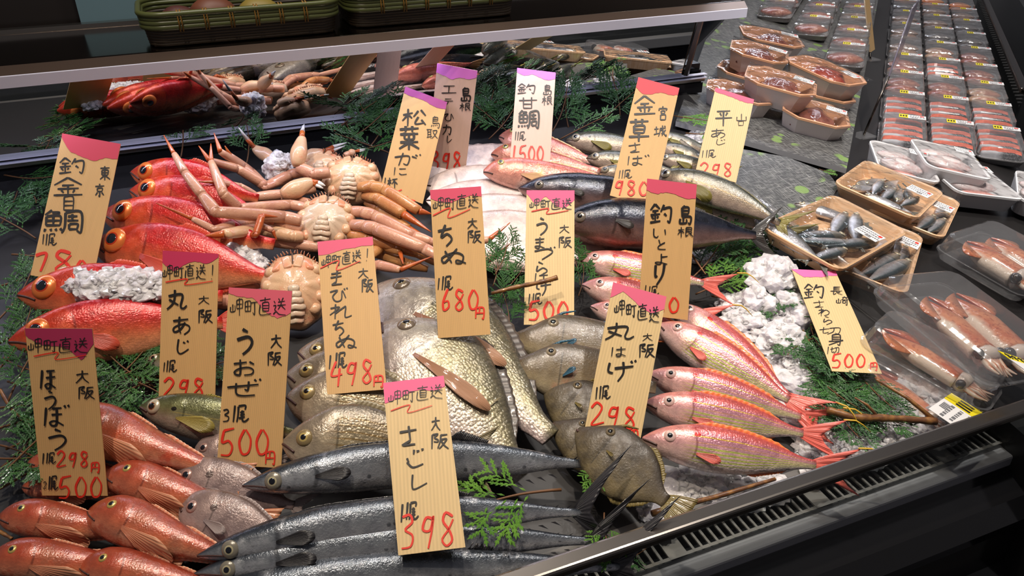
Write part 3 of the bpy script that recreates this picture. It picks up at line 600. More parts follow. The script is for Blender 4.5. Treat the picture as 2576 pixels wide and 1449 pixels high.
SP = {}
def species(key, **kw): SP[key] = kw
DEEP_D = [(0, .02), (.06, .17), (.15, .32), (.26, .43), (.38, .48), (.5, .47), (.68, .35), (.84, .18), (.94, .10), (1, .095)]
DEEP_V = [(0, .05), (.05, .17), (.14, .31), (.28, .43), (.42, .48), (.56, .45), (.72, .31), (.86, .17), (.94, .10), (1, .095)]
BREAM_D = [(0, .03), (.04, .14), (.10, .26), (.18, .39), (.28, .49), (.38, .52), (.52, .47), (.68, .34), (.84, .18), (.94, .10), (1, .09)]
BREAM_V = [(0, .06), (.05, .19), (.12, .30), (.22, .40), (.36, .46), (.55, .43), (.7, .30), (.85, .16), (.94, .10), (1, .09)]
LONG_D = [(0, .03), (.05, .17), (.12, .31), (.22, .42), (.36, .49), (.5, .48), (.68, .38), (.84, .22), (.94, .12), (1, .10)]
LONG_V = [(0, .06), (.05, .19), (.12, .32), (.24, .44), (.40, .50), (.56, .46), (.72, .33), (.86, .19), (.94, .12), (1, .10)]
SPAN_D = [(0, .02), (.04, .14), (.10, .27), (.2, .40), (.34, .48), (.5, .48), (.66, .40), (.82, .25), (.93, .12), (1, .08)]
SPAN_V = [(0, .03), (.04, .17), (.10, .30), (.2, .42), (.34, .50), (.5, .50), (.66, .42), (.82, .26), (.93, .12), (1, .08)]
GURN_D = [(0, .06), (.04, .22), (.10, .38), (.17, .48), (.26, .51), (.38, .46), (.55, .35), (.75, .22), (.9, .14), (1, .11)]
GURN_V = [(0, .12), (.05, .28), (.12, .38), (.22, .44), (.32, .45), (.5, .37), (.7, .24), (.88, .14), (1, .11)]
FILE_D = [(0, .06), (.05, .13), (.12, .23), (.22, .38), (.30, .47), (.42, .50), (.60, .48), (.76, .36), (.88, .18), (.95, .11), (1, .10)]
FILE_V = [(0, .06), (.06, .16), (.16, .30), (.28, .42), (.42, .50), (.58, .48), (.74, .38), (.87, .19), (.95, .11), (1, .10)]
FLAT_D = [(0, .02), (.04, .16), (.12, .31), (.25, .44), (.42, .50), (.58, .48), (.75, .37), (.9, .18), (.97, .09), (1, .07)]
ROUND_D = [(0, .08), (.03, .22), (.09, .36), (.2, .47), (.36, .52), (.52, .48), (.70, .33), (.86, .16), (.95, .09), (1, .08)]
THK = [(0, .10), (.05, .50), (.12, .82), (.24, 1.0), (.4, .98), (.6, .78), (.8, .46), (.93, .24), (1, .14)]

RED = [(0, (238, 168, 130)), (.28, (236, 146, 100)), (.48, (230, 96, 62)), (.66, (216, 46, 40)), (1, (196, 22, 28))]
species('alfonsino', d=DEEP_D, v=DEEP_V, t=.20, ratio=.36, mat=fish_mat('alfonsino_skin', RED, head=((214, 74, 30), .55), gill=(.27, .05), scale=.0030, sb=.3, metal=.2, rough=.3, fleck=.2, mott=[(26, (242, 150, 100), .55, .75, .3)]),
        eye=(.145, .64, .19), emats=eye_mats('alfonsino', (240, 128, 60), (206, 60, 24), (26, 30, 38)), pup=.60, fin=fin_mat('alfonsino_fin', (214, 48, 36), (236, 110, 80)), caud=(.20, .6, .42), dors=[(.42, .62, .10)], anal=[(.62, .8, .09)], pect=(.31, .42, .22, .30, -18), mouth=(.0, .44, .11, .30))
species('gurnard', d=GURN_D, v=GURN_V, t=.42, ratio=.27, mat=fish_mat('gurnard_skin', [(0, (226, 180, 152)), (.28, (212, 132, 96)), (.5, (192, 92, 60)), (1, (164, 64, 44))], head=((192, 84, 54), .4), scale=.0022, sb=.3, metal=.1, rough=.3, mott=[(60, (206, 66, 34), .5, .66, .75), (30, (150, 116, 88), .54, .7, .5)], fleck=.1, coat=.9),
        eye=(.17, .70, .10), emats=eye_mats('gurnard', (196, 170, 96), (120, 110, 84), (24, 26, 30)), pup=.66, fin=fin_mat('gurnard_fin', (206, 92, 60), (236, 190, 150), n=9), caud=(.16, .15, .36), dors=[(.32, .55, .06), (.58, .88, .06)], anal=[(.55, .85, .05)], pect=(.30, .34, .34, .34, -14), mouth=(.0, .34, .12, .26))
species('scad', d=LONG_D, v=LONG_V, t=.26, ratio=.27, mat=fish_mat('scad_skin', [(0, (196, 184, 172)), (.3, (178, 168, 150)), (.5, (148, 142, 106)), (.65, (116, 118, 76)), (1, (84, 88, 58))], scale=.0016, sb=.3, metal=.45, rough=.28, dots=[(.245, .60, .018, .055, (16, 14, 12))], fleck=.15, stripes=[(.52, .018, (196, 176, 96), .6)]),
        eye=(.105, .60, .17), emats=eye_mats('scad', (196, 184, 160), (150, 96, 60)), pup=.60, fin=fin_mat('scad_fin', (186, 164, 70), (150, 140, 80)), caud=(.20, .7, .62), dors=[(.38, .5, .07), (.54, .9, .05)], anal=[(.6, .9, .05)], pect=(.27, .40, .26, .16, -4), mouth=(.0, .42, .07, .34))
species('butterfish', d=ROUND_D, v=ROUND_D, t=.20, ratio=.46, mat=fish_mat('butterfish_skin', [(0, (186, 166, 164)), (.35, (166, 144, 142)), (.7, (146, 124, 120)), (1, (118, 98, 92))], head=((178, 152, 144), .5), scale=.0016, sb=.25, metal=.25, rough=.32, dots=[(.30, .66, .03, .07, (78, 58, 54))], fleck=.12, mott=[(30, (120, 100, 98), .55, .7, .3)]),
        eye=(.12, .56, .125), emats=eye_mats('butterfish', (176, 140, 130), (140, 130, 130), (20, 22, 30)), pup=.66, fin=fin_mat('butterfish_fin', (140, 122, 120), (180, 164, 160)), caud=(.22, .7, .42), dors=[(.40, .92, .07)], anal=[(.45, .92, .07)], pect=(.27, .40, .22, .16, -8), mouth=(.0, .40, .05, .33))
species('striped_bream', d=BREAM_D, v=BREAM_V, t=.17, ratio=.46, mat=fish_mat('striped_bream_skin', [(0, (206, 186, 176)), (.25, (184, 168, 144)), (.5, (166, 152, 122)), (.8, (138, 126, 104)), (1, (104, 96, 84))], head=((164, 148, 130), .5), scale=.0030, sb=.5, metal=.3, rough=.26, fleck=.22, stripes=[(.80, .016, (128, 100, 44), .6), (.72, .016, (128, 100, 44), .6), (.64, .016, (130, 100, 44), .7), (.56, .016, (130, 100, 44), .7), (.48, .016, (130, 100, 44), .7), (.40, .016, (130, 100, 44), .7), (.32, .014, (130, 100, 44), .6)]),
        eye=(.125, .60, .105), emats=eye_mats('striped_bream', (150, 130, 90), (206, 180, 110)), pup=.52, fin=fin_mat('striped_bream_fin', (120, 104, 76), (150, 140, 110)), caud=(.20, .6, .42), dors=[(.30, .86, .09)], anal=[(.62, .86, .08)], pect=(.29, .38, .32, .14, -20), mouth=(.0, .40, .08, .28))
species('sea_bream', d=BREAM_D, v=BREAM_V, t=.19, ratio=.46, mat=fish_mat('sea_bream_skin', [(0, (220, 198, 196)), (.25, (206, 190, 182)), (.5, (178, 168, 146)), (.72, (152, 144, 110)), (1, (92, 90, 82))], head=((168, 160, 156), .6), scale=.0040, sb=.75, metal=.3, rough=.26, fleck=.45, vnoise=.07, mott=[(16, (172, 164, 104), .55, .72, .35)]),
        eye=(.125, .66, .085), emats=eye_mats('sea_bream', (120, 106, 92), (150, 134, 104)), pup=.55, fin=fin_mat('sea_bream_fin', (44, 40, 38), (96, 84, 76)), pfin=fin_mat('sea_bream_side_fin', (150, 96, 66), (186, 146, 116)), caud=(.20, .55, .42), dors=[(.28, .86, .10)], anal=[(.62, .86, .09)], pspread=.13, pect=(.28, .42, .44, .12, 12), mouth=(.0, .42, .09, .30))
species('filefish', d=FILE_D, v=FILE_V, t=.16, ratio=.52, mat=fish_mat('filefish_skin', [(0, (110, 98, 72)), (.4, (90, 78, 56)), (.75, (72, 60, 44)), (1, (54, 45, 34))], scale=.0012, sb=.25, metal=.0, rough=.5, coat=.2, mott=[(45, (56, 48, 38), .5, .66, .6), (18, (132, 116, 80), .52, .72, .4)], fleck=.1, gill=(.32, .0)),
        eye=(.27, .79, .075), emats=eye_mats('filefish', (116, 102, 78), (70, 62, 50), (18, 16, 16)), pup=.6, fin=fin_mat('filefish_fin', (128, 110, 40), (96, 84, 60)), caud=(.20, -.1, .30), dors=[(.58, .90, .08)], anal=[(.58, .90, .08)], pect=(.36, .50, .09, .10, -6), mouth=(.0, .48, .03, .44), spine=(.27, .22))
species('horse_filefish', d=FILE_D, v=FILE_V, t=.17, ratio=.42, mat=fish_mat('horse_filefish_skin', [(0, (190, 174, 144)), (.22, (156, 140, 110)), (.42, (124, 109, 84)), (.75, (98, 85, 65)), (1, (70, 60, 47))], scale=.0012, sb=.15, metal=.0, rough=.38, coat=.5, mott=[(12, (110, 96, 74), .5, .7, .5), (22, (176, 96, 70), .62, .78, .4)], fleck=.08, gill=(.34, .0)),
        eye=(.26, .82, .085), emats=eye_mats('horse_filefish', (150, 136, 112), (96, 86, 74), (16, 16, 18)), pup=.62, fin=fin_mat('horse_filefish_fin', (58, 108, 132), (40, 70, 90), n=8), caud=(.20, .0, .30), dors=[(.6, .92, .07)], anal=[(.6, .92, .07)], pect=(.36, .40, .10, .12, 40), mouth=(.0, .48, .03, .44), spine=(.27, .20))
ITO = [(0, (232, 218, 214)), (.18, (230, 208, 204)), (.36, (216, 180, 176)), (.52, (206, 152, 164)), (.70, (198, 130, 148)), (.84, (214, 106, 104)), (1, (208, 84, 76))]
YG = (186, 196, 84); YO = (222, 178, 66)
species('threadfin_bream', d=LONG_D, v=LONG_V, t=.28, ratio=.26, mat=fish_mat('threadfin_skin', ITO, head=((232, 178, 164), .5), gill=(.25, .05), scale=.0026, sb=.45, metal=.25, rough=.26, fleck=.28, vnoise=.02, dots=[(.30, .74, .022, .05, (206, 34, 26))],
        stripes=[(.70, .022, YO, .95), (.56, .018, (214, 160, 84), .6), (.46, .030, YG, .9), (.37, .028, YG, .95), (.29, .028, YG, .95), (.215, .026, YG, .9), (.15, .020, YG, .7)]),
        eye=(.145, .66, .135), emats=eye_mats('threadfin', (230, 190, 180), (220, 200, 196)), pup=.6, fin=fin_mat('threadfin_fin', (232, 96, 78), (238, 130, 120), n=16), dfin=fin_mat('threadfin_back_fin', (226, 92, 70), (236, 150, 70), n=16), caud=(.27, .58, .50), dors=[(.28, .86, .11)], anal=[(.60, .84, .07)], pect=(.30, .30, .14, .20, -10), mouth=(.0, .38, .08, .27), fil=True)
species('spanish_mackerel', d=SPAN_D, v=SPAN_V, t=.33, ratio=.145, mat=fish_mat('spanish_mackerel_skin', [(0, (214, 214, 218)), (.22, (196, 198, 204)), (.45, (164, 168, 174)), (.66, (132, 138, 146)), (.82, (82, 90, 100)), (1, (46, 52, 62))], scale=.0016, sb=.35, metal=.6, rough=.25, fleck=.12, vnoise=.05, gill=(.19, .02), spots=(120, .32, (58, 62, 70), .22, .52, .7), mott=[(40, (206, 208, 214), .52, .7, .5), (70, (80, 86, 94), .55, .7, .35)]),
        eye=(.088, .50, .19), emats=eye_mats('spanish_mackerel', (140, 134, 120), (196, 186, 150), (12, 14, 22)), pup=.55, fin=fin_mat('spanish_mackerel_fin', (22, 22, 26), (48, 46, 50)), caud=(.165, .84, 1.35), dors=[(.24, .55, .06), (.58, .70, .26)], anal=[(.60, .72, .22)], pect=(.205, .45, .10, .26, 4), mouth=(.0, .46, .085, .25), finlets=True)
species('mackerel', d=SPAN_D, v=SPAN_V, t=.38, ratio=.27, mat=fish_mat('mackerel_skin', [(0, (160, 128, 118)), (.25, (128, 100, 96)), (.42, (84, 74, 80)), (.55, (46, 50, 66)), (.75, (24, 30, 44)), (1, (12, 16, 26))], scale=.0012, sb=.25, metal=.35, rough=.22, fleck=.1, gill=(.25, .03), wave=(90, .55, (8, 10, 18), .6)),
        eye=(.11, .55, .11), emats=eye_mats('mackerel', (120, 110, 100), (140, 130, 110)), pup=.6, fin=fin_mat('mackerel_fin', (34, 34, 40), (70, 66, 60)), caud=(.15, .78, .60), dors=[(.30, .46, .07), (.62, .76, .07)], anal=[(.62, .76, .07)], pect=(.27, .46, .10, .16, -20), mouth=(.0, .44, .09, .28))
species('jack_mackerel', d=LONG_D, v=LONG_V, t=.28, ratio=.25, mat=fish_mat('jack_mackerel_skin', [(0, (190, 172, 160)), (.3, (172, 152, 136)), (.5, (150, 136, 116)), (.62, (116, 110, 96)), (.8, (88, 90, 80)), (1, (56, 60, 54))], scale=.0016, sb=.35, metal=.3, rough=.26, fleck=.15, stripes=[(.53, .022, (196, 164, 110), .7)], dots=[(.25, .62, .014, .05, (20, 18, 16))]),
        eye=(.10, .60, .17), emats=eye_mats('jack_mackerel', (170, 160, 140), (150, 150, 150), (14, 18, 28)), pup=.6, fin=fin_mat('jack_mackerel_fin', (150, 140, 60), (110, 100, 50)), caud=(.19, .72, .72), dors=[(.38, .5, .06), (.54, .9, .04)], anal=[(.6, .9, .04)], pect=(.27, .42, .24, .14, -16), mouth=(.0, .42, .07, .34))
species('tilefish', d=[(0, .06), (.03, .2), (.08, .36), (.15, .46), (.26, .50), (.45, .46), (.7, .32), (.9, .16), (1, .12)], v=LONG_V, t=.28, ratio=.27, mat=fish_mat('tilefish_skin', [(0, (232, 204, 198)), (.3, (226, 170, 156)), (.6, (212, 130, 112)), (1, (186, 92, 80))], head=((222, 136, 112), .5), gill=(.24, .05), scale=.0036, sb=.4, metal=.25, rough=.28, fleck=.35, mott=[(18, (230, 180, 90), .62, .74, .5)]),
        eye=(.12, .76, .10), emats=eye_mats('tilefish', (190, 180, 110), (120, 130, 140), (12, 14, 18)), pup=.66, fin=fin_mat('tilefish_fin', (220, 160, 140), (230, 190, 110)), caud=(.16, .1, .4), dors=[(.28, .88, .08)], anal=[(.5, .88, .06)], pect=(.27, .38, .18, .2, -10), mouth=(.0, .32, .07, .22))
species('flatfish', d=FLAT_D, v=FLAT_D, t=.085, ratio=.46, mat=fish_mat('flatfish_skin', [(0, (196, 176, 170)), (.08, (214, 196, 190)), (.3, (228, 210, 206)), (.7, (230, 214, 210)), (.92, (216, 198, 192)), (1, (176, 152, 142))], scale=.0016, sb=.18, metal=.0, rough=.25, coat=.6, fleck=.06, gill=(.2, .03), mott=[(14, (212, 186, 176), .55, .75, .5)]),
        fin=fin_mat('flatfish_fin', (206, 186, 180), (176, 150, 140), n=40), caud=(.14, .0, .2), dors=[(.08, .95, .05)], anal=[(.10, .95, .05)], mouth=(.0, .47, .05, .40))
SAR = [(0, (220, 220, 226)), (.45, (212, 212, 218)), (.66, (190, 196, 202)), (.80, (96, 112, 118)), (1, (50, 62, 64))]
species('sardine', d=LONG_D, v=LONG_V, t=.30, ratio=.22, mat=fish_mat('sardine_skin', SAR, scale=.0012, sb=.25, metal=.6, rough=.22, fleck=.1, head=((180, 166, 140), .4)),
        eye=(.09, .56, .20), emats=eye_mats('sardine', (206, 196, 170), (196, 186, 150)), pup=.6, fin=fin_mat('sardine_fin', (90, 94, 92), (130, 130, 120)), caud=(.18, .7, .5), dors=[(.42, .54, .08)], mouth=(.0, .44, .06, .30))

FISH_N = [0]
def fish(key, nose, tail, label, group, h=0.0, ratio=None, roll=30, bend=0.0, name=None, eye_both=False, flip=False, surf=None, nrm=None, lod=1.0, caud=True, pect=True, dh=0.0, fins=True, taper_h=0.0, N=None, T=None, gape=0.0, mat=None, seed=0):
    sp = SP[key]; surf = surf or bed; nrm = nrm or BN
    R = ratio or sp['ratio']
    def ends(hn, ht): return (N if N is not None else surf(nose[0], nose[1], hn)), (T if T is not None else surf(tail[0], tail[1], ht))
    a, c = ends(0.03, 0.03); L = (c-a).length
    for _ in range(2):
        D = L*R; tk = sp['t']*D; hh = max(tk*cos(radians(roll)), 0)+D*0.40*abs(sin(radians(roll)))
        a, c = ends(h+hh*0.9, h+dh+hh*0.75); L = (c-a).length
    D = L*R; tk = sp['t']*D
    x = (c-a).normalized(); Mx = frame(a, x, nrm) @ Matrix.Rotation(radians(roll if not flip else -roll), 4, 'X')
    if flip: Mx = Mx @ Matrix.Rotation(pi, 4, 'X')
    root = empty(name or key, Mx); tag(root, label, 'fish', group)
    root.name = name or key
    dt, vt = sp['d'], sp['v']; g0, g1 = 0.26, 0.05
    FISH_N[0] += 1; rnd = random.Random(FISH_N[0]*7+seed)
    def bx(u): return bend*L*4*u*(1-u)
    def S(u, v, side=1):
        yd = lerp_tab(dt, u)*D; yv = -lerp_tab(vt, u)*D
        th = tk*lerp_tab(THK, u)
        w = 2*v-1; gd = u-(g0+g1*(1-w*w)); e = 1/(1+math.exp(-gd/0.006)) if abs(gd) < 0.2 else (1.0 if gd > 0 else 0.0)
        th *= 1+0.07*(1-e)
        ca = max(-1, min(1, w)); sa = sqrt(max(0, 1-ca*ca))
        return Vector((L*u, (yd+yv)/2+(yd-yv)/2*ca+bx(u), side*th*sa**0.85))
    nu1 = int(30*lod); nu2 = int(22*lod); na = int(28*lod)
    us = [0.36*(i/nu1)**1.1 for i in range(nu1)]+[0.36+0.64*i/nu2 for i in range(nu2+1)]
    V = []; UVs = []; F = []; k = len(us)
    for u in us:
        for j in range(na):
            an = 2*pi*j/na; v = (cos(an)+1)/2; V.append(S(u, v, 1 if sin(an) >= 0 else -1)); UVs.append((u, v))
    for i in range(k-1):
        for j in range(na): F.append((i*na+j, (i+1)*na+j, (i+1)*na+(j+1) % na, i*na+(j+1) % na))
    F += [tuple(range(na)), tuple((k-1)*na+j for j in range(na))[::-1]]
    mesh('body', V, F, mat or sp['mat'], root, True, UVs)
    def sheet(nm, rows, matf, thick=0.0007):
        """rows[r][s] points: a thin fin with two faces and closed edges"""
        nr, ns = len(rows), len(rows[0]); V = []; uv = []; F = []
        for z in (1, -1):
            for r in range(nr):
                for s in range(ns):
                    p = rows[r][s]; V.append((p[0], p[1], p[2]+z*thick*0.5*(1-0.7*r/(nr-1)))); uv.append((s/(ns-1), r/(nr-1)))
        n = nr*ns
        for r in range(nr-1):
            for s in range(ns-1):
                q = (r*ns+s, r*ns+s+1, (r+1)*ns+s+1, (r+1)*ns+s); F.append(q); F.append(tuple(n+i for i in q[::-1]))
        edge = [s for s in range(ns)]+[r*ns+ns-1 for r in range(1, nr)]+[(nr-1)*ns+s for s in range(ns-2, -1, -1)]+[r*ns for r in range(nr-2, 0, -1)]
        for i in range(len(edge)):
            p, q = edge[i], edge[(i+1) % len(edge)]; F.append((q, p, n+p, n+q))
        return mesh(nm, V, F, matf, root, True, uv)
    fm = sp['fin']
    if fins:
        if caud:
            tl, fk, spd = sp['caud']; ns = 17; nr = 7; rows = []
            pe0 = lerp_tab(dt, 1)*D; ph = rnd.random()*6
            for r in range(nr):
                q = r/(nr-1); row = []
                for s in range(ns):
                    w = -1+2*s/(ns-1); xl = L*(0.975+q*tl*(1-fk*(1-abs(w)**1.25))+0.02*q)
                    yl = pe0*0.9*w*(1-q)+spd*D*w*q**0.85
                    row.append((xl, yl+bx(1.0), 0.0016*sin(s*1.9+ph)*q+tk*0.12*q*sin(w*2+ph)+0.02*L*q*q*tl*5*sin(ph)))
                rows.append(row)
            sheet('tail_fin', rows, fm)
            if sp.get('fil'):
                b = MB(); p0 = Vector((L*(.99+tl), spd*D, 0)); b.tube([p0+Vector((-.02*L, -.01*D, 0)), p0, p0+Vector((.05*L, .02*D, .002)), p0+Vector((.10*L, -.04*D, .0)), p0+Vector((.16*L, -.16*D, -.004))], [.0010, .0012, .0010, .0008, .0004], 6)
                b.build('tail_thread', M.setdefault('thread', plain('yellow_thread', lin((224, 180, 60)), 0.4)), root, True)
        for nm, sgn, lst, tab in (('back_fin', 1, sp.get('dors', []), dt), ('belly_fin', -1, sp.get('anal', []), vt)):
            for (u0, u1, hf) in lst:
                ns = 26; nr = 4; rows = [[] for _ in range(nr)]
                for s in range(ns):
                    q = s/(ns-1); u = u0+(u1-u0)*q; y0 = sgn*lerp_tab(tab, u)*D*0.96
                    env = (min(1, q*5+0.15)*(1-0.75*q)) if hf > 0.15 else (min(1, q*6+0.1)*(1-0.45*q))*min(1, (1-q)*6+0.05)
                    hg = hf*D*env*(0.86+0.14*(s % 2))
                    for r in range(nr):
                        f = r/(nr-1); rows[r].append((L*u+f*hg*0.75, y0+sgn*f*hg+bx(u), 0.001*sin(s*2.4)*f))
                sheet(nm, rows, sp.get('dfin', fm))
        if pect and 'pect' in sp:
            u0, v0, pl, pw, ang = sp['pect']
            for side in (1,):
                p0 = S(u0, v0, side); ns = 13; nr = 6; rows = [[] for _ in range(nr)]
                for r in range(nr):
                    f = r/(nr-1)
                    for s in range(ns):
                        w = -1+2*s/(ns-1); a2 = radians(ang)+w*sp.get('pspread', 0.30)
                        ll = pl*L*f*(1-0.35*abs(w)**2+0.0*w)
                        yy = p0.y+w*0.12*pw*D*(1-f)+ll*sin(a2); xx = p0.x+ll*cos(a2)
                        uu = min(0.98, xx/L); yd = lerp_tab(dt, uu)*D; yv = -lerp_tab(vt, uu)*D
                        cw = max(-1, min(1, (yy-(yd+yv)/2-bx(uu))/max(1e-4, (yd-yv)/2))); zz = tk*lerp_tab(THK, uu)*sqrt(max(0, 1-cw*cw))**0.85
                        rows[r].append((xx, yy, side*(zz+0.0012+0.004*f*abs(sin(s*1.3))*0.4+0.004*f)))
                sheet('side_fin', rows, sp.get('pfin', fm))
        if sp.get('finlets'):
            b = MB()
            for i in range(7):
                u = .74+.035*i
                for sg, tab in ((1, dt), (-1, vt)):
                    y0 = sg*lerp_tab(tab, u)*D; b.add([(L*u, y0*.94, .0008), (L*u, y0*.94, -.0008), (L*(u+.028), y0*.96+sg*.0045, 0), (L*(u+.012), y0*.9, 0)], [(0, 1, 2), (0, 2, 3), (1, 3, 2)])
            b.build('finlets', fm, root)
    if sp.get('spine'):
        u0, ln = sp['spine']; y0 = lerp_tab(dt, u0)*D; b = MB()
        b.tube([(L*u0, y0*.93, 0), (L*(u0+ln*.25), y0+ln*.55*D*.5, .002), (L*(u0+ln*.7), y0+ln*D*.62, .001)], [.0026, .0018, .0007], 7); b.build('back_spine', fm, root, True)
    if 'eye' in sp:
        ue, ve, er = sp['eye']; im, rm, pm = sp['emats']
        for side in ((1, -1) if eye_both else (1,)):
            p = S(ue, ve, side); e = 0.012
            n = (S(ue+e, ve, side)-S(ue-e, ve, side)).cross(S(ue, ve+e, side)-S(ue, ve-e, side))*side; n.normalize()
            if n.z*side < 0: n = -n
            r = er*D; Me = n.to_track_quat('Z', 'Y').to_matrix().to_4x4(); Me.translation = p-n*r*0.16
            def dome(rad, ht, r0=0.0, seg=20, rings=6, z0=0.0):
                V = []; F = []
                for i in range(rings+1):
                    q = i/rings
                    for j in range(seg): a2 = 2*pi*j/seg; rr = rad*sin(q*pi/2); V.append((rr*cos(a2), rr*sin(a2), z0+ht*cos(q*pi/2)))
                for i in range(rings):
                    for j in range(seg): F.append((i*seg+j, (i+1)*seg+j, (i+1)*seg+(j+1) % seg, i*seg+(j+1) % seg))
                F.append(tuple(range(seg))[::-1] if False else tuple((rings)*seg+j for j in range(seg))[::-1]); return V, F
            def put(nm, VF, mt, par, MM):
                o = mesh(nm, VF[0], VF[1], mt, par, True); o.matrix_local = MM; return o
            eo = put('eye', dome(r, r*0.46), rm, root, Me)
            put('iris', dome(r*0.84, r*0.44, z0=r*0.05), im, eo, Matrix.Identity(4)); put('pupil', dome(r*sp['pup'], r*0.36, z0=r*0.17), pm, eo, Matrix.Identity(4))
    if 'mouth' in sp:
        u0, v0, u1, v1 = sp['mouth']; P = []
        for i in range(9):
            q = i/8; u = max(0.002, u0+(u1-u0)*q); p = S(u, v0+(v1-v0)*q, 1); P.append(p+Vector((0, 0, 0.0001)))
        b = MB(); b.tube(P, [0.0012+0.002*D+0.0*i for i in range(9)] if D > 0.05 else 0.0008, 6); b.build('mouth', M.setdefault('mouth', plain('dark_mouth', lin((70, 44, 40)), 0.4)), root, True)
    return root

G = 'big-eyed red fish heaped at the left'
K = lambda n, t, lab, **k: fish('alfonsino', n, t, lab, G, eye_both=True, **k)
K((330, 432), (650, 500), 'big-eyed red fish at the very back of the red heap, mostly hidden', h=.05, roll=55, ratio=.36, caud=False)
K((328, 478), (690, 560), 'big-eyed red fish second from the back, its orange-ringed eye above the other heads', h=.035, roll=48, ratio=.36, caud=False)
K((256, 536), (690, 615), 'big-eyed red fish third from the back, under the crab leg tips', h=.03, roll=44, ratio=.34, caud=False)
K((234, 612), (690, 700), 'big-eyed red fish in the middle of the heap just right of the tan card', h=.025, roll=42, ratio=.37, caud=False)
K((45, 740), (560, 745), 'big-eyed red fish with crushed ice lying on its back', h=.015, roll=40, ratio=.35, caud=False)
K((22, 858), (560, 812), 'nearest big-eyed red fish, whole golden flank in view behind two cards', h=.012, roll=42, ratio=.335, bend=.015)
G = 'reddish brown gurnards at the front left'
U = lambda n, t, lab, **k: fish('gurnard', n, t, lab, G, **k)
U((72, 1162), (330, 1190), 'red gurnard behind the left front card, only its snout showing', h=.012, roll=20)
U((58, 1222), (330, 1240), 'red gurnard lower behind the left front card, only its snout showing', h=.008, roll=20)
U((160, 1052), (560, 1190), 'gurnard with wide striped wing fin spread over its side', h=.022, roll=24, ratio=.30)
U((266, 1190), (640, 1300), 'gurnard lying right of the left front card, below the winged one', h=.018, roll=26, ratio=.27)
U((0, 1296), (390, 1345), 'gurnard at the left edge below the left front card', h=.012, roll=28, ratio=.26)
U((226, 1282), (610, 1420), 'gurnard with smooth red back in the middle of the front row', h=.022, roll=22, ratio=.29)
U((-28, 1405), (400, 1430), 'gurnard at the bottom left corner', h=.012, roll=28, ratio=.27)
U((202, 1420), (600, 1492), 'gurnard at the bottom edge, nearest the camera', h=.016, roll=26, ratio=.28)
G = 'yellowish green scads behind the ribbed card'
fish('scad', (366, 902), (600, 950), 'greyish green scad mostly hidden behind the crimson topped card', G, h=.01, roll=30, ratio=.26)
fish('scad', (354, 1022), (745, 1092), 'yellowish green scad with black cheek spot in front of the crimson topped card', G, h=.022, roll=40, ratio=.285)
G = 'grey round butterfish by the ribbed card'
fish('butterfish', (490, 1130), (705, 1160), 'grey round fish peeping out from behind the ribbed card', G, h=.012, roll=30, ratio=.46)
fish('butterfish', (440, 1196), (740, 1272), 'grey round fish just above the lowest grey one, with dark shoulder spot', G, h=.02, roll=30, ratio=.42)
fish('butterfish', (455, 1272), (740, 1372), 'lowest grey round fish, its snout touching the red gurnards', G, h=.026, roll=28, ratio=.42)
G = 'striped silver breams left of centre'
Q = lambda n, t, lab, **k: fish('striped_bream', n, t, lab, G, **k)
Q((752, 884), (1130, 985), 'striped silver bream furthest back in its pile, mostly hidden', h=.018, roll=28)
Q((722, 940), (1140, 1020), 'striped silver bream second from the back, yellow-ringed eye in view', h=.022, roll=28)
Q((722, 996), (1160, 1070), 'striped silver bream third from the back, left of the tall card', h=.026, roll=28)
Q((712, 1112), (1165, 1150), 'nearest striped silver bream, whole head and brown-striped flank in view', h=.034, roll=34, ratio=.47)
G = 'large silver sea breams in the centre'
fish('sea_bream', (953, 716), (1385, 1100), 'large silver sea bream half hidden under the front one', G, h=.008, roll=16, ratio=.45, caud=False)
fish('sea_bream', (966, 812), (1315, 1200), 'large scaly olive silver sea bream lying on top in the centre', G, h=.036, dh=-.03, roll=12, ratio=.53, caud=False)
G = 'brown filefish right of centre'
fish('horse_filefish', (1292, 848), (1645, 905), 'long-faced grey filefish, upper one with pale spine beside the ribbed pale card', G, h=.02, roll=28, ratio=.47, caud=False)
fish('horse_filefish', (1284, 918), (1650, 975), 'long-faced grey filefish with small blue side fin', G, h=.03, roll=30, ratio=.43, caud=False)
fish('filefish', (1370, 968), (1600, 1130), 'dark brown filefish left of the leaning pale card', G, h=.02, roll=24, ratio=.56)
fish('filefish', (1390, 1066), (1610, 1200), 'dark brown filefish mostly hidden behind the nearest filefish', G, h=.022, roll=24, ratio=.54)
fish('filefish', (1452, 1082), (1676, 1262), 'nearest dark brown filefish, whole spotted side in view', G, h=.05, roll=26, ratio=.60)
G = 'pink threadfin breams with yellow stripes'
I = lambda n, t, lab, **k: fish('threadfin_bream', n, t, lab, G, **k)
I((1447, 652), (1770, 712), 'pink yellow-striped fish at the top of the upper group, tail on the ice', h=.02, roll=32, ratio=.27)
I((1464, 716), (1760, 790), 'pink yellow-striped fish with open pale mouth, below the topmost one', h=.024, roll=32, ratio=.30)
I((1486, 770), (1760, 860), 'pink yellow-striped fish lowest of the upper group, snout beside the leaning card', h=.02, roll=30, ratio=.28)
I((1690, 765), (1985, 1000), 'pink yellow-striped fish tucked behind the lower group, back fin against the ice', h=.012, roll=24, ratio=.27)
I((1656, 815), (1985, 1006), 'pink yellow-striped fish with white cheek, uppermost of the lower group', h=.026, roll=30, ratio=.29)
I((1628, 940), (2015, 1048), 'pink yellow-striped fish second of the lower group, long yellow tail thread', h=.022, roll=32, ratio=.265)
I((1620, 1012), (2020, 1090), 'pink yellow-striped fish third of the lower group, orange back fin raised', h=.026, roll=34, ratio=.27)
I((1616, 1102), (2052, 1170), 'nearest pink yellow-striped fish, tail passing under the front rail', h=.03, roll=34, ratio=.27)
G = 'long spotted Spanish mackerels at the front'
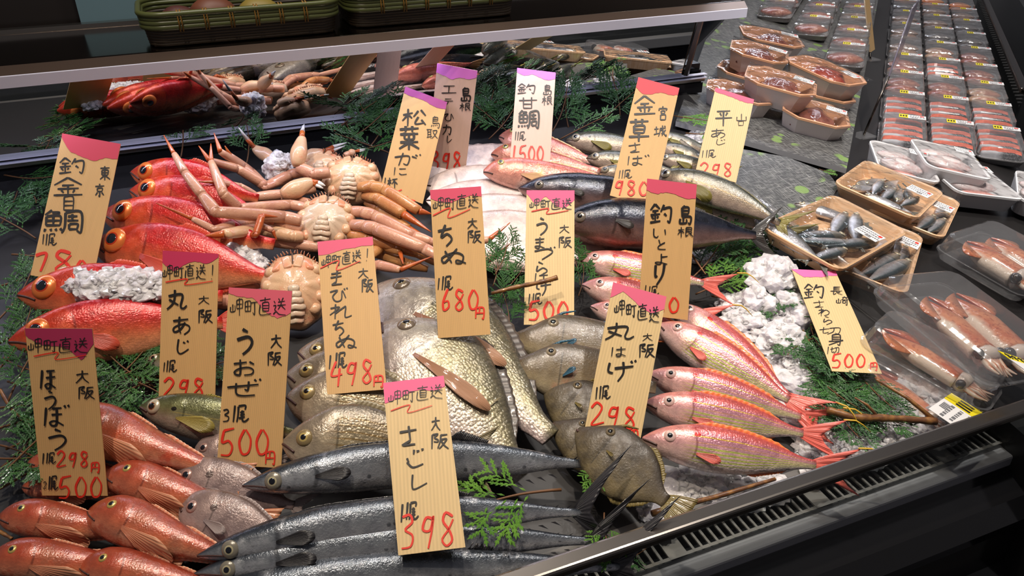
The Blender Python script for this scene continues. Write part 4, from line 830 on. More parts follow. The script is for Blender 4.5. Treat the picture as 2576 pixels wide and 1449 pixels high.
Z = lambda n, t, lab, **k: fish('spanish_mackerel', n, t, lab, G, **k)
Z((610, 1222), (1476, 1168), 'long silver mackerel furthest back of the front row, reaching the brown filefish', h=.034, roll=40, ratio=.138, bend=.035, caud=False)
Z((496, 1398), (1462, 1290), 'long dark mackerel second from the back of the front row', h=.03, dh=.022, roll=40, ratio=.125, bend=.035)
Z((486, 1444), (1500, 1362), 'long silver mackerel third from the back of the front row, dark line along its side', h=.022, dh=.02, roll=40, ratio=.11, bend=.03)
Z((452, 1512), (1560, 1425), 'long silver mackerel at the bottom edge with a raised black back fin', h=.012, dh=.02, roll=40, ratio=.115, bend=.02)
G = 'dark mackerels at the back right of centre'
fish('mackerel', (1304, 474), (1740, 512), 'dark blue mackerel further back, its black snout against the white flatfish', G, h=.02, roll=36, ratio=.25)
fish('mackerel', (1395, 560), (1900, 592), 'thick dark blue mackerel with brown belly, behind two cards', G, h=.03, roll=38, ratio=.265, bend=.02)
fish('jack_mackerel', (1640, 440), (1962, 562), 'large golden grey jack mackerel lying across the dark mackerels', 'jack mackerels at the back right', h=.055, roll=38, ratio=.25, bend=.05)
fish('jack_mackerel', (1630, 470), (1975, 592), 'jack mackerel beneath the large golden grey one, tail over the sardine tray', 'jack mackerels at the back right', h=.03, roll=36, ratio=.24, bend=.03)
G = 'small jack mackerels behind the brown card'
for n, t, lab, hh in (((1424, 352), (1650, 380), 'small silver jack mackerel at the back of the heap, left of the brown card', .02), ((1474, 398), (1690, 430), 'small silver jack mackerel in front of the rearmost one, open-mouthed', .024), ((1500, 432), (1700, 455), 'small silver jack mackerel lowest left of the brown card', .02),
                      ((1640, 338), (1800, 392), 'small silver jack mackerel right of the brown card, furthest back', .02), ((1652, 366), (1815, 424), 'small silver jack mackerel right of the brown card, in the middle', .026), ((1655, 398), (1830, 440), 'small silver jack mackerel right of the brown card, nearest', .03)):
    fish('jack_mackerel', n, t, lab, G, h=hh, roll=34, ratio=.30)
G = 'pink tilefish round the lilac topped card'
fish('tilefish', (1256, 344), (1500, 410), 'pink tilefish furthest back, behind the lilac topped card', G, h=.02, roll=34, ratio=.30)
fish('tilefish', (1236, 388), (1510, 432), 'pink tilefish in the middle, behind the lilac topped card', G, h=.022, roll=34, ratio=.28)
fish('tilefish', (1216, 432), (1560, 462), 'nearest pink tilefish, its head resting on the white flatfish', G, h=.034, roll=36, ratio=.26)
G = 'white flatfish, belly side up, in the back centre'
for n, t, lab, hh, r in (((1050, 432), (1400, 400), 'white flatfish furthest back, below the lilac topped pink card', .008, .40), ((1066, 468), (1420, 470), 'white flatfish second from the back', .012, .40), ((1072, 505), (1450, 515), 'white flatfish third from the back', .014, .40), ((1090, 545), (1470, 555), 'white flatfish fourth from the back', .016, .42), ((1110, 590), (1520, 620), 'nearest white flatfish, crab claw tips lying on its belly', .02, .46)):
    fish('flatfish', n, t, lab, G, h=hh, roll=16, ratio=r)
# ---------------------------------------------------------------- snow crabs lying belly up
def c1(x, y, h):
    h += .036*min(1, max(0, (620-x)/260)); return bed(480+x/4.025, 260+y/4.025, h)
def c2(x, y, h): return bed(480+x/4.025, 560+y/4.025, h)
def crab_mat(name, a, b, c, tipw=0.0):
    g = NG(name); ob = g.n('ShaderNodeTexCoord').outputs['Object']
    k = g.mix(g.rng(g.noise(ob, 24, 3), .35, .65), lin(a), lin(b)); k = g.mix(g.math('MULTIPLY', g.rng(g.noise(ob, 60, 3), .52, .72), .6), k, lin(c))
    h = g.math('ADD', g.noise(ob, 260, 2), g.rng(g.voro(ob, 240).outputs['Distance'], .3, .0))
    g.l(g.bump(h, .25, .0012), g.b.inputs['Normal'])
    g.set(Base_Color=k, Roughness=.3, Coat_Weight=.4, Subsurface_Weight=0.0); return g.mat
M['shell'] = crab_mat('crab_shell', (228, 188, 150), (222, 176, 138), (228, 150, 118))
M['shello'] = crab_mat('orange_crab_cheek', (230, 168, 130), (226, 150, 112), (232, 132, 100))
M['shellp'] = crab_mat('pale_crab_plate', (222, 200, 176), (214, 186, 160), (226, 170, 146))
M['leg'] = crab_mat('pinkish_crab_leg', (214, 160, 132), (198, 140, 116), (224, 176, 140))
M['legb'] = crab_mat('brown_crab_leg', (206, 146, 90), (190, 124, 76), (218, 164, 104))
M['tip'] = crab_mat('orange_leg_tip', (196, 96, 40), (176, 82, 40), (214, 130, 70))
M['white_tip'] = plain('white_claw_tip', (.78, .76, .74), .2, Coat_Weight=.5)
M['groove'] = plain('dark_groove', lin((92, 64, 40)), .5)
def limb(pts, rad, n=10, flat=.72, seg=7):
    """jointed limb: each segment a spindle, pinched at the joints"""
    b = MB(); k = len(pts)
    for i in range(k-1):
        a, c = Vector(pts[i]), Vector(pts[i+1]); r0, r1 = rad[i], rad[i+1]; P = []; R = []
        for j in range(seg+1):
            q = j/seg; bulge = .84+.18*sin(pi*min(1, max(0, q*.86+.10)))**.7
            P.append(a.lerp(c, q)); R.append(max(.0006, (r0*(1-q)+r1*q)*bulge*.92))
        b.tube(P, R, n, flat, up=BN)
        if i < k-2:                                   # joint knob
            d = (c-a).normalized(); b.tube([c-d*r1*.7, c-d*r1*.3, c+d*r1*.3, c+d*r1*.7], [r1*.35, r1*.80, r1*.80, r1*.35], n, flat, up=BN)
    return b
def leg(root, pts, rad, mat='leg', tip=True, nm='leg', tipmat='tip'):
    Mi = root.matrix_world.inverted(); P = [Mi @ Vector(p) for p in pts]
    if tip and len(P) > 2:
        o = limb(P[:-1], rad[:-1]).build(nm, M[mat], root, True); limb(P[-2:], [rad[-2]*.75, .0007], flat=.8).build('leg_tip', M[tipmat], o, True)
    else: o = limb(P, rad).build(nm, M[mat], root, True)
    return o
def claw(root, arm_, palm, tipa, tipb, ra, rp, mat='leg', white=True):
    Mi = root.matrix_world.inverted(); L_ = lambda P: [Mi @ Vector(p) for p in P]
    A = L_(arm_); o = limb(A, [ra]*len(A)).build('claw_arm', M[mat], root, True)
    Pm = [np.array(p) for p in L_(palm)]; P = smoothpts(Pm, 12); R = [rp*lerp_tab([(0, .55), (.18, .92), (.38, 1.08), (.65, .85), (1, .48)], i/11) for i in range(12)]
    b = MB(); b.tube(P, R, 12, .8, up=BN); p = b.build('claw', M['shell'] if mat != 'legb' else M['legb'], root, True)
    e = Vector(Pm[-1]); back = (Vector(Pm[-1])-Vector(Pm[-2]))*.15
    for tp, w in ((tipa, 1.0), (tipb, .8)):
        q = L_([tp])[0]; m = e.lerp(q, .45)+(e-q).cross(Vector((0, 0, 1)))*.06*(1 if w == 1 else -1)
        b = MB(); b.tube([e-back, m], [rp*.40*w, rp*.30*w], 9); b.build('claw_finger', M['tip'], p, True)
        b = MB(); b.tube([m, m.lerp(q, .5), q], [rp*.29*w, rp*.20*w, .0007], 9); b.build('claw_tip', M['white_tip' if white else 'tip'], p, True)
def crab_root(cpx, mouth_px, h, tilt, label):
    c = bed(*cpx, h); m = bed(*mouth_px, h); y = (m-c).normalized(); x = y.cross(BN)
    Mx = frame(c, x, BN) @ Matrix.Rotation(radians(tilt), 4, 'X')
    r = empty('snow_crab', Mx); tag(r, label, 'crab', 'belly-up snow crabs in the middle of the left half'); return r
def crab_body(r, w, l, body='shell'):
    """r local: y to the mouth, z up from the belly"""
    nr, na = 16, 72; V = []; F = []; hgt = .022
    for i in range(nr+1):
        q = i/nr
        for j in range(na):
            a = 2*pi*j/na; ca, sa = cos(a), sin(a)
            R = 1.0+.10*cos(2*a)*0-.06*max(0, sa)*(1-abs(ca))+.02*cos(9*a)
            seam = max(0, 1-abs(((a/(2*pi))*14) % 1-.5)*2*3.2)*min(1, max(0, (q-.30)*4))*min(1, (1-q)*6) if sa < .55 else 0
            z = hgt*(1-q**2.6)+.0035*sin(pi*q)*0-.0028*seam+.0016*noise.noise(Vector((ca*q*3, sa*q*3, w*99)))
            V.append((w*q*ca*R, l*q*sa*R, z))
    for i in range(nr):
        for j in range(na): F.append((i*na+j, (i+1)*na+j, (i+1)*na+(j+1) % na, i*na+(j+1) % na))
    base = len(V); V += [(v[0]*.96, v[1]*.96, -.016) for v in V[nr*na:nr*na+na]]
    for j in range(na): F.append((nr*na+j, base+j, base+(j+1) % na, nr*na+(j+1) % na))
    F.append(tuple(base+j for j in range(na))[::-1]); mesh('shell', V, F, M[body], r, True)
    b = MB()                                          # tail flap: a tapering row of plates
    for k in range(6):
        y0 = -.10*l-k*.145*l; wk = w*(.16+.05*min(k, 3)) if k < 4 else w*(.30-.04*(k-3)); zz = hgt*(1-min(1, abs(y0/l))**2.6)+.0022
        P = []; 
        for q in range(7):
            xx = wk*(-1+2*q/6); P.append((xx, y0-abs(xx)*.10, zz-.25*abs(xx)))
        b.tube(P, [.0030]+[.0050]*5+[.0030], 8, .42, up=(0, 0, 1))
    b.build('tail_flap', M['shellp'], r, True)
    for s in (-1, 1):                                 # mouth plates and the leg sockets
        z0 = .013
        bb = MB(); Mm = Matrix.Translation((s*w*.165, l*.63, z0-.0015)) @ Matrix.Rotation(radians(-30), 4, 'X') @ Matrix.Rotation(radians(s*-10), 4, 'Z') @ Matrix.Rotation(radians(s*12), 4, 'Y')
        bb.obox(Mm, (-w*.135, -l*.22, -.006), (w*.135, l*.24, .0040)); bevel(bb.build('mouth_plate', M['shell'], r, True), .0028, 3)
        bb = MB(); Mm = Matrix.Translation((s*w*.44, l*.57, z0-.0050)) @ Matrix.Rotation(radians(-32), 4, 'X') @ Matrix.Rotation(radians(s*14), 4, 'Z') @ Matrix.Rotation(radians(s*24), 4, 'Y')
        bb.obox(Mm, (-w*.15, -l*.22, -.006), (w*.15, l*.20, .0045)); bevel(bb.build('cheek_plate', M['shello'], r, True), .004, 3)
        for k in range(4):
            a = radians(32-k*25); px, py = w*.80*cos(a), l*.86*sin(a)
            bb = MB(); bb.tube([(s*px*.74, py*.84, .009), (s*px*.84, py*.92, .0095), (s*px*1.02, py, .009), (s*px*1.16, py*1.06, .005)], [.0040, .0075, .0082, .0066], 10, .55); bb.build('leg_socket', M['shell'], r, True)
    bb = MB(); bb.tube([(0, l*.88, .014), (0, l*.55, .0155), (w*.16, l*.36, .0165)], .0011, 6); bb.tube([(0, l*.55, .0155), (-w*.16, l*.36, .0165)], .0011, 6); bb.build('mouth_groove', M['groove'], r, True)
    bb = MB(); rnd = random.Random(int(w*1e5))
    for k in range(18):
        a = pi*(.22+.56*k/17); x, y = w*.92*cos(a), l*.96*sin(a); bb.tube([(x, y, .004), (x*1.09+rnd.uniform(-.002, .002), y*1.06, .006+rnd.uniform(0, .003))], [.0013, .0004], 5)
    bb.build('shell_bristles', M['leg'], r, True)
# crab behind all (its claws stand up at the back)
r = crab_root((812, 425), (830, 395), .035, 26, 'rearmost snow crab, two white-tipped claws standing up against the mirror ledge'); crab_body(r, .036, .034)
claw(r, [c1(1000, 640, .05), c1(900, 600, .055), c1(835, 560, .06)], [c1(835, 565, .06), c1(760, 520, .062), c1(685, 480, .066), c1(640, 445, .07)], c1(485, 245, .09), c1(500, 270, .088), .0085, .0105)
claw(r, [c1(1250, 600, .045), c1(1165, 560, .05)], [c1(1150, 560, .05), c1(1260, 520, .052), c1(1345, 495, .055)], c1(1577, 398, .06), c1(1560, 430, .058), .008, .0115)
for P, R in (([c1(1000, 740, .045), c1(750, 850, .05), c1(535, 650, .06), c1(300, 490, .078), c1(235, 300, .095)], [.0095, .0085, .008, .0062, .001]),
             ([c1(980, 780, .04), c1(740, 830, .04), c1(620, 690, .05), c1(400, 530, .06), c1(345, 430, .07)], [.008, .008, .007, .0055, .001])): leg(r, P, R)
# upper crab
r = crab_root((884, 452), (896, 410), .045, 30, 'uppermost snow crab with orange mouth plates, left of the purple topped card'); crab_body(r, .047, .042)
claw(r, [c1(1400, 700, .065), c1(1240, 715, .068), c1(1085, 645, .072)], [c1(1080, 640, .074), c1(1090, 520, .086), c1(1110, 420, .094), c1(1128, 345, .10)], c1(1147, 212, .112), c1(1130, 225, .11), .0105, .0125)
claw(r, [c1(1560, 530, .05), c1(1610, 505, .052)], [c1(1600, 510, .052), c1(1640, 495, .053), c1(1665, 488, .054)], c1(1768, 462, .056), c1(1760, 475, .054), .006, .006)
for P, R, m in (([c1(1700, 850, .055), c1(1830, 840, .064), c1(1960, 870, .066), c1(2310, 1090, .055), c1(2440, 1120, .05)], [.009, .0105, .0105, .0095, .003], 'legb'),
                ([c1(1750, 930, .045), c1(1890, 960, .055), c1(2150, 1120, .05), c1(2430, 1300, .042)], [.009, .0105, .0105, .009], 'legb'),
                ([c1(1780, 1000, .035), c1(1900, 1060, .04), c1(2200, 1270, .035), c1(2430, 1380, .03)], [.008, .009, .009, .007], 'legb'),
                ([c1(1150, 690, .05), c1(1000, 720, .05), c1(770, 840, .048), c1(470, 660, .06), c1(190, 580, .072), c1(80, 430, .085)], [.009, .0095, .009, .008, .006, .001], 'leg'),
                ([c1(1250, 860, .045), c1(940, 920, .052), c1(650, 950, .055), c1(500, 840, .06), c1(280, 800, .06), c1(35, 790, .065)], [.009, .0095, .009, .006, .005, .002], 'leg')): leg(r, P, R, m)
# middle crab
r = crab_root((820, 560), (842, 500), .045, 26, 'middle snow crab with fan of grey belly plates facing the viewer'); crab_body(r, .044, .048, 'shellp')
claw(r, [c1(1200, 1010, .055), c1(1050, 980, .055), c1(925, 940, .06)], [c1(920, 930, .064), c1(1040, 880, .07), c1(1160, 820, .072), c1(1230, 795, .072)], c1(1362, 835, .072), c1(1340, 860, .07), .008, .0135)
for P, R, m in (([c1(1180, 1060, .058), c1(1010, 1025, .06), c1(480, 1065, .058), c1(330, 915, .066), c1(205, 590, .078), c1(203, 408, .09)], [.008, .0095, .009, .0085, .006, .001], 'leg'),
                ([c1(1120, 1190, .062), c1(950, 1150, .066), c1(250, 1098, .064), c1(115, 930, .07), c1(-60, 700, .08), c1(-170, 510, .088), c1(-274, 322, .10)], [.009, .011, .010, .0085, .007, .005, .001], 'leg'),
                ([c1(1120, 1280, .05), c1(960, 1230, .055), c1(560, 1200, .052), c1(230, 1275, .052), c1(20, 1170, .058), c1(-350, 1010, .066)], [.008, .010, .009, .006, .0045, .001], 'leg'),
                ([c1(1130, 1350, .045), c1(1035, 1345, .05), c1(690, 1270, .052), c1(340, 1325, .05), c1(120, 1345, .05)], [.009, .0105, .0105, .0095, .002], 'shell'),
                ([c1(1300, 1460, .03), c1(1100, 1430, .035), c1(680, 1385, .035)], [.008, .0095, .0085], 'leg'),
                ([c1(1600, 1090, .055), c1(1745, 1100, .062), c1(1860, 1140, .064), c1(2260, 1345, .058), c2(2430, 190, .056), c2(2830, 205, .06), c2(3020, 170, .066), c2(3232, 0, .078)], [.009, .0105, .0105, .0095, .007, .0065, .006, .001], 'leg'),
                ([c1(1620, 1225, .05), c1(1760, 1240, .058), c1(1870, 1270, .062), c2(2370, 265, .056), c2(2600, 400, .05), c2(2850, 430, .05), c2(3080, 345, .056), c2(3232, 215, .068)], [.009, .0105, .0115, .0105, .007, .006, .006, .001], 'leg'),
                ([c1(1600, 1330, .04), c1(1800, 1370, .045), c2(2080, 240, .042), c2(2300, 320, .036), c2(2650, 470, .034), c2(2900, 500, .04)], [.008, .0095, .009, .007, .006, .001], 'legb')): leg(r, P, R, m, tip=len(P) > 4)
leg(r, [c2(560, 120, .05), c1(660, 1330, .075), c1(720, 1135, .088), c1(880, 1150, .08)], [.004, .006, .006, .001], 'tip')
leg(r, [c1(720, 1240, .07), c1(830, 1290, .066), c1(872, 1390, .055)], [.005, .0045, .001], 'leg')
# lower crab
r = crab_root((742, 730), (742, 668), .045, 30, 'lower snow crab with ridged tail flap, right above the ribbed tan card'); crab_body(r, .044, .054)
for P, R, m in (([c2(760, 560, .035), c2(660, 640, .035), c2(480, 690, .03), c2(250, 740, .026)], [.009, .0105, .011, .010], 'leg'),
                ([c2(780, 700, .03), c2(620, 760, .028), c2(450, 800, .026), c2(230, 810, .022)], [.009, .0105, .0115, .010], 'leg'),
                ([c2(740, 500, .045), c2(600, 470, .05), c2(420, 420, .052), c2(330, 415, .054), c2(478, 600, .05)], [.007, .006, .006, .005, .001], 'leg'),
                ([c2(1300, 560, .03), c2(1420, 560, .03), c2(1900, 430, .04), c2(2120, 480, .05), c2(2440, 345, .058)], [.009, .009, .009, .006, .001], 'leg'),
                ([c2(1300, 640, .03), c2(1500, 560, .03), c2(1950, 230, .036), c2(2120, 300, .04), c2(2150, 420, .045)], [.009, .009, .009, .006, .001], 'legb'),
                ([c2(1700, 250, .02), c2(1950, 330, .022), c2(2200, 420, .025), c2(2400, 470, .02)], [.009, .009, .009, .006], 'legb')): leg(r, P, R, m, tip=len(P) > 4)
# ---------------------------------------------------------------- trays and packs on the right
def surfR(px, py, h=0.0): return arm(px, py, h)
def quad(c, h, surf=None):
    """rim corners far-left, far-right, near-right, near-left in the photo -> matrix (x along, y across), length, width"""
    s = surf or surfR; P = [s(x, y, h) for x, y in c]
    C = (P[0]+P[1]+P[2]+P[3])/4; x = ((P[1]-P[0])+(P[2]-P[3]))/2; y = ((P[0]-P[3])+(P[1]-P[2]))/2
    L, W = x.length, y.length; x.normalize(); z = x.cross(y).normalized(); y = z.cross(x)
    return Matrix(((x.x, y.x, z.x, C.x), (x.y, y.y, z.y, C.y), (x.z, y.z, z.z, C.z), (0, 0, 0, 1))), L, W
def rrect(L, W, r, n=5, cut=False):
    P = []
    for cx, cy, a in ((L/2-r, W/2-r, 0), (-L/2+r, W/2-r, 90), (-L/2+r, -W/2+r, 180), (L/2-r, -W/2+r, 270)):
        for k in range(n):
            t = radians(a+90*k/(n-1)); P.append((cx+r*cos(t), cy+r*sin(t)) if not cut else (cx+r*(cos(radians(a))*(1-k/(n-1))+cos(radians(a+90))*k/(n-1)), cy+r*(sin(radians(a))*(1-k/(n-1))+sin(radians(a+90))*k/(n-1))))
    return P
def loft(rings):
    n = len(rings[0]); V = [p for r in rings for p in r]; F = []
    for i in range(len(rings)-1):
        for j in range(n): F.append((i*n+j, i*n+(j+1) % n, (i+1)*n+(j+1) % n, (i+1)*n+j))
    return V, F, n
def tray(name, c, h, depth, mat, label, group, surf=None, r=.022, cut=False, rimw=.006, rim=None, film=True, taper=.82, cat='tray'):
    Mx, L, W = quad(c, h, surf); root = empty(name, Mx); tag(root, label, cat, group)
    def ring(s, z, d=0): return [(x, y, z) for x, y in rrect(L*s-d, W*s-d*1.0, max(.004, min(r, W*.45)*s), 5, cut)]
    rings = [ring(taper-.06, -depth), ring(taper, -depth*.96), ring(.97, -.004), ring(1.0, -.003), ring(1.0, .001), ring(1.0, .002, 2*rimw*.4), ring(1.0, .0, 2*rimw), ring(taper, -depth*.88, 2*rimw), ring(taper-.08, -depth*.92, 2*rimw)]
    V, F, n = loft(rings); F.append(tuple(range(n))[::-1]); F.append(tuple((len(rings)-1)*n+j for j in range(n)))
    mi = None
    if rim: mi = [1 if 2 <= i//n <= (8 if rim == 'inner' else 5) and i < (len(rings)-1)*n else 0 for i in range(len(F))]; mesh('tray_body', V, F, mat, root, False, None, mi)
    else: mesh('tray_body', V, F, mat, root, False)
    if film:                                            # stretched film over the top
        nx, ny = 14, 10; V = []; F = []; rnd = random.Random(label)
        for i in range(nx+1):
            for j in range(ny+1):
                x, y = L*(.49*(-1+2*i/nx)), W*(.49*(-1+2*j/ny)); V.append((x, y, .0035+film*(1-(2*i/nx-1)**4)*(1-(2*j/ny-1)**4)+.0012*noise.noise(Vector((x*60, y*60, len(label))))))
        for i in range(nx):
            for j in range(ny): F.append((i*(ny+1)+j, (i+1)*(ny+1)+j, (i+1)*(ny+1)+j+1, i*(ny+1)+j+1))
        mesh('film', V, F, M['film'], root, True)
    return root, Mx, L, W
def sticker(root, x, y, z, w, hgt, rot=0, yellow=False, seed=0, parent_thing=None):
    """white price sticker with small printing (and a yellow field on some)"""
    b = MB(); b.box((-w/2, -hgt/2, 0), (w/2, hgt/2, .0005)); o = b.build('price_sticker', M['sticker'], root); o.matrix_local = Matrix.Translation((x, y, z)) @ Matrix.Rotation(radians(rot), 4, 'Z')
    rnd = random.Random(seed); b = MB(); x0 = -w*.46 if not yellow else -w*.10
    for r_ in range(3):
        yy = hgt*(.30-.24*r_); xx = x0
        while xx < w*.40:
            l_ = rnd.uniform(.03, .09)*w; b.box((xx, yy-hgt*.05, .0005), (xx+l_, yy+hgt*.05, .0007)); xx += l_+w*.03
    for k in range(9): b.box((-w*.05+k*w*.028, -hgt*.42, .0005), (-w*.05+k*w*.028+w*.012*(1+k % 2), -hgt*.22, .0007))
    b.build('print', M['ink_grey'], o)
    b = MB(); b.box((w*.28, hgt*.18, .0005), (w*.42, hgt*.38, .0008)); b.build('red_mark', M['redink'], o)
    if yellow:
        b = MB(); b.box((-w/2, -hgt/2, .0005), (-w*.16, hgt/2, .0009)); f = b.build('yellow_field', M['yellow'], o)
        b = MB()
        for k in range(3): b.box((-w*.46+w*.10*k, -hgt*.2, .0009), (-w*.46+w*.10*k+w*.06, hgt*.2, .0011))
        b.build('date_print', M['ink'], o)
    return o
M['sticker'] = plain('white_sticker', (.80, .79, .79), .4); M['ink_grey'] = plain('grey_print', (.16, .16, .17), .5); M['yellow'] = plain('yellow_sticker', lin((232, 214, 36)), .4)
def woodtray_mat():
    g = NG('wood_print_tray'); ob = g.n('ShaderNodeTexCoord').outputs['Object']; n = g.noise(g.map(ob, (14, 240, 40)), 1.0, 3)
    g.set(Base_Color=g.mix(g.rng(n, .3, .7), lin((240, 200, 160)), lin((226, 176, 130))), Roughness=.3, Coat_Weight=.3); return g.mat
M['woodtray'] = woodtray_mat(); M['foam'] = plain('white_foam', (.80, .79, .80), .45); M['octo_out'] = plain('pale_tray_outside', lin((226, 212, 208)), .35, Coat_Weight=.3); M['octo_rim'] = plain('tan_tray_inside', lin((222, 166, 128)), .3, Coat_Weight=.3)
ARMF = dict(surf=arm, nrm=ARN)
# boards
def slab(name, pts, th, mat, label, cat, edge=None):
    c = sum(pts, Vector())/len(pts); root = empty(name, Matrix.Translation(c)); tag(root, label, cat)
    b = MB(); n = len(pts); P = [p-c for p in pts]; b.add([*P, *[p-Vector((0, 0, th)) for p in P]], [tuple(range(n)), tuple(range(n, 2*n))[::-1]]); b.build('board_face', mat, root)
    b = MB(); b.add([*P, *[p-Vector((0, 0, th)) for p in P]], [(i, n+i, n+(i+1) % n, (i+1) % n) for i in range(n)]); b.build('board_edge', edge or M['octo_edge'], root); return root
M['octo_edge'] = plain('frosted_edge', (.40, .40, .41), .25)
HB = .035
slab('display_board', [arm(1700, 305, HB), arm(2130, 424, HB), armpt(.0, .40, HB), armpt(.95, .40, HB), armpt(.95, .80, HB), armpt(-.35, .80, HB)], .010, M['board'], 'scratched black display board under the octopus trays', 'board')
slab('display_board', [bed(1700, 345, .012), bed(1980, 395, .012), bed(2085, 436, .012), bed(2110, 470, .012), bed(2050, 560, .012), bed(1930, 560, .012), bed(1760, 440, .012)], .006, M['board'], 'scratched black board with green leaf print, left of the sardine trays', 'board')
b = MB()
for k in range(5):
    p = [arm(2125, 436, .02), arm(2105, 470, -.0)]
b.tube([arm(2110, 424, .024), arm(2092, 452, .0)], .006, 6); tag(b.build('board_foot', M['clear']), 'clear plastic foot propping the octopus board at its near right corner', 'foot')
# octopus trays
def blob_mat(name, a, b_, c_):
    g = NG(name); ob = g.n('ShaderNodeTexCoord').outputs['Object']; k = g.mix(g.rng(g.noise(ob, 30, 4), .35, .65), lin(a), lin(b_)); k = g.mix(g.math('MULTIPLY', g.rng(g.noise(ob, 90, 3), .5, .7), .6), k, lin(c_))
    g.l(g.bump(g.noise(ob, 120, 3), .4, .004), g.b.inputs['Normal']); g.set(Base_Color=k, Roughness=.18, Coat_Weight=.6); return g.mat
M['octo'] = blob_mat('octopus_skin', (110, 58, 48), (146, 92, 78), (82, 38, 36)); M['octo_red'] = blob_mat('red_octopus_skin', (150, 56, 42), (176, 96, 78), (104, 40, 36))
def octopus(Mx, L, W, red, label):
    root = empty('octopus', Mx @ Matrix.Translation((L*.06, 0, -.030))); tag(root, label, 'octopus', 'octopus in the stacked tan trays'); m = M['octo_red' if red else 'octo']; rnd = random.Random(label)
    bm = bmesh.new(); bmesh.ops.create_uvsphere(bm, u_segments=28, v_segments=18, radius=1)
    for v in bm.verts:
        k = 1+.16*noise.noise(v.co*1.7+Vector((len(label), 0, 0))); v.co = Vector((v.co.x*L*.30*k-L*.02, v.co.y*W*.34*k, v.co.z*.030*k+.004))
    me = bpy.data.meshes.new('head'); bm.to_mesh(me); bm.free(); me.polygons.foreach_set('use_smooth', [True]*len(me.polygons)); link('head', me, m, root)
    for k in range(6):
        a = pi*(.55+.9*k/5); P = []; x0, y0 = L*.10*cos(a)-L*.05, W*.2*sin(a)
        for i in range(14):
            q = i/13; P.append((max(-L*.44, min(L*.30, x0+L*.34*q*cos(a)+.012*sin(q*9+k))), max(-W*.36, min(W*.36, y0+W*.3*q*sin(a)+.012*cos(q*8+k*2))), .002+.010*sin(q*5+k)-.004*q))
        b = MB(); b.tube(P, [.0085*(1-.75*i/13) for i in range(14)], 9); b.build('arm', m, root, True)
    return root
OT = [(((1885, 158), (2062, 205), (2045, 250), (1868, 200)), .105, 'wrapped octagonal octopus tray on top of the stack, nearest the middle', 0), (((1985, 238), (2143, 280), (2128, 326), (1950, 282)), .07, 'octagonal octopus tray at the near right corner of the board', 0),
      (((2010, 126), (2163, 194), (2156, 232), (1994, 158)), .10, 'octagonal tray of red octopus on top at the right of the stack', 1), (((1849, 98), (1993, 128), (1972, 168), (1828, 124)), .105, 'shiny wrapped octopus tray behind the topmost middle tray', 0),
      (((1873, 62), (2022, 92), (2012, 122), (1855, 90)), .10, 'shiny wrapped octopus tray furthest back in the stack', 0), (((1790, 190), (1950, 236), (1944, 270), (1766, 228)), .07, 'octagonal octopus tray at the left front of the stack, behind the pale card', 0),
      (((1822, 145), (1965, 185), (1945, 222), (1800, 172)), .065, 'octopus tray in the lower layer at the left, its rim showing', 0), (((2020, 190), (2150, 222), (2143, 262), (2005, 232)), .06, 'octopus tray in the lower layer at the right, under the red octopus tray', 1)]
for c, h, lab, red in OT:
    root, Mx, L, W = tray('octopus_tray', c, h, .045, [M['octo_out'], M['octo_rim']], lab, 'stacked octopus trays', cut=True, r=.03, rim='inner', film=.006, taper=.80)
    octopus(Mx, L, W, red, 'brown octopus inside the '+lab.replace('octagonal ', '').replace('wrapped ', '').replace('shiny ', '').split(',')[0].replace('octopus tray', 'tray').replace('tray of red octopus', 'tray')[:70] if not red else 'red octopus inside the '+('tray on top at the right of the stack' if '.10' in str(h) or h > .08 else 'lower layer tray at the right of the stack'))
    sticker(root, L*.30, W*.12, .0085, .042, .026, -8, seed=len(lab))
# sardine trays
ST = [(((2063, 472), (2268, 578), (2134, 692), (1945, 590)), .050, 'wood-print tray of silver sardines nearest the mackerel tails', 'nearest'), (((2165, 540), (2358, 606), (2242, 731), (2060, 650)), .030, 'wood-print sardine tray tucked under the nearest one', 'tucked'),
      (((2182, 403), (2379, 485), (2304, 551), (2091, 459)), .050, 'wood-print tray of small dull sardines further back, on top', 'farther'), (((2250, 446), (2433, 514), (2356, 596), (2170, 520)), .030, 'wood-print sardine tray under the farther one', 'under')]
SLAB = {0: ['dark-backed sardine at the far left corner of the nearest wood-print tray', 'upright silver sardine left of centre at the back of the nearest tray', 'sardine with golden head below the back edge of the nearest tray', 'bright silver sardine across the middle left of the nearest tray', 'bright silver sardine across the middle of the nearest tray', 'grey sardine beside the price sticker of the nearest tray', 'sardine under the mackerel tail at the left of the nearest tray', 'sardine near the right front corner of the nearest tray', 'long thin sardine along the front wall of the nearest tray'],
 1: ['fat silver sardine in the middle of the tucked-under near tray', 'green-backed sardine right of the fat one in the tucked-under tray', 'sardine at the back of the tucked-under near tray', 'sardine beside the sticker in the tucked-under near tray', 'sardine at the far right corner of the tucked-under tray'],
 2: ['sardine head-up at the back left of the farther wood-print tray', 'sardine head-up in the back middle of the farther tray', 'pale sardine left of centre in the farther tray', 'sardine lying tail-up in the middle of the farther tray', 'sardine right of the middle in the farther tray', 'small sardine below the sticker of the farther tray', 'dull sardine at the left end of the farther tray', 'curved pale sardine along the front wall of the farther tray', 'dark sardine at the right end of the farther tray', 'sardine against the left wall of the farther tray'],
 3: ['sardine in the middle of the tray under the farther one', 'sardine at the near corner of the tray under the farther one', 'dark sardine left of the others in the tray under the farther one', 'sardine beneath the sticker of the tray under the farther one']}
srn = random.Random(5)
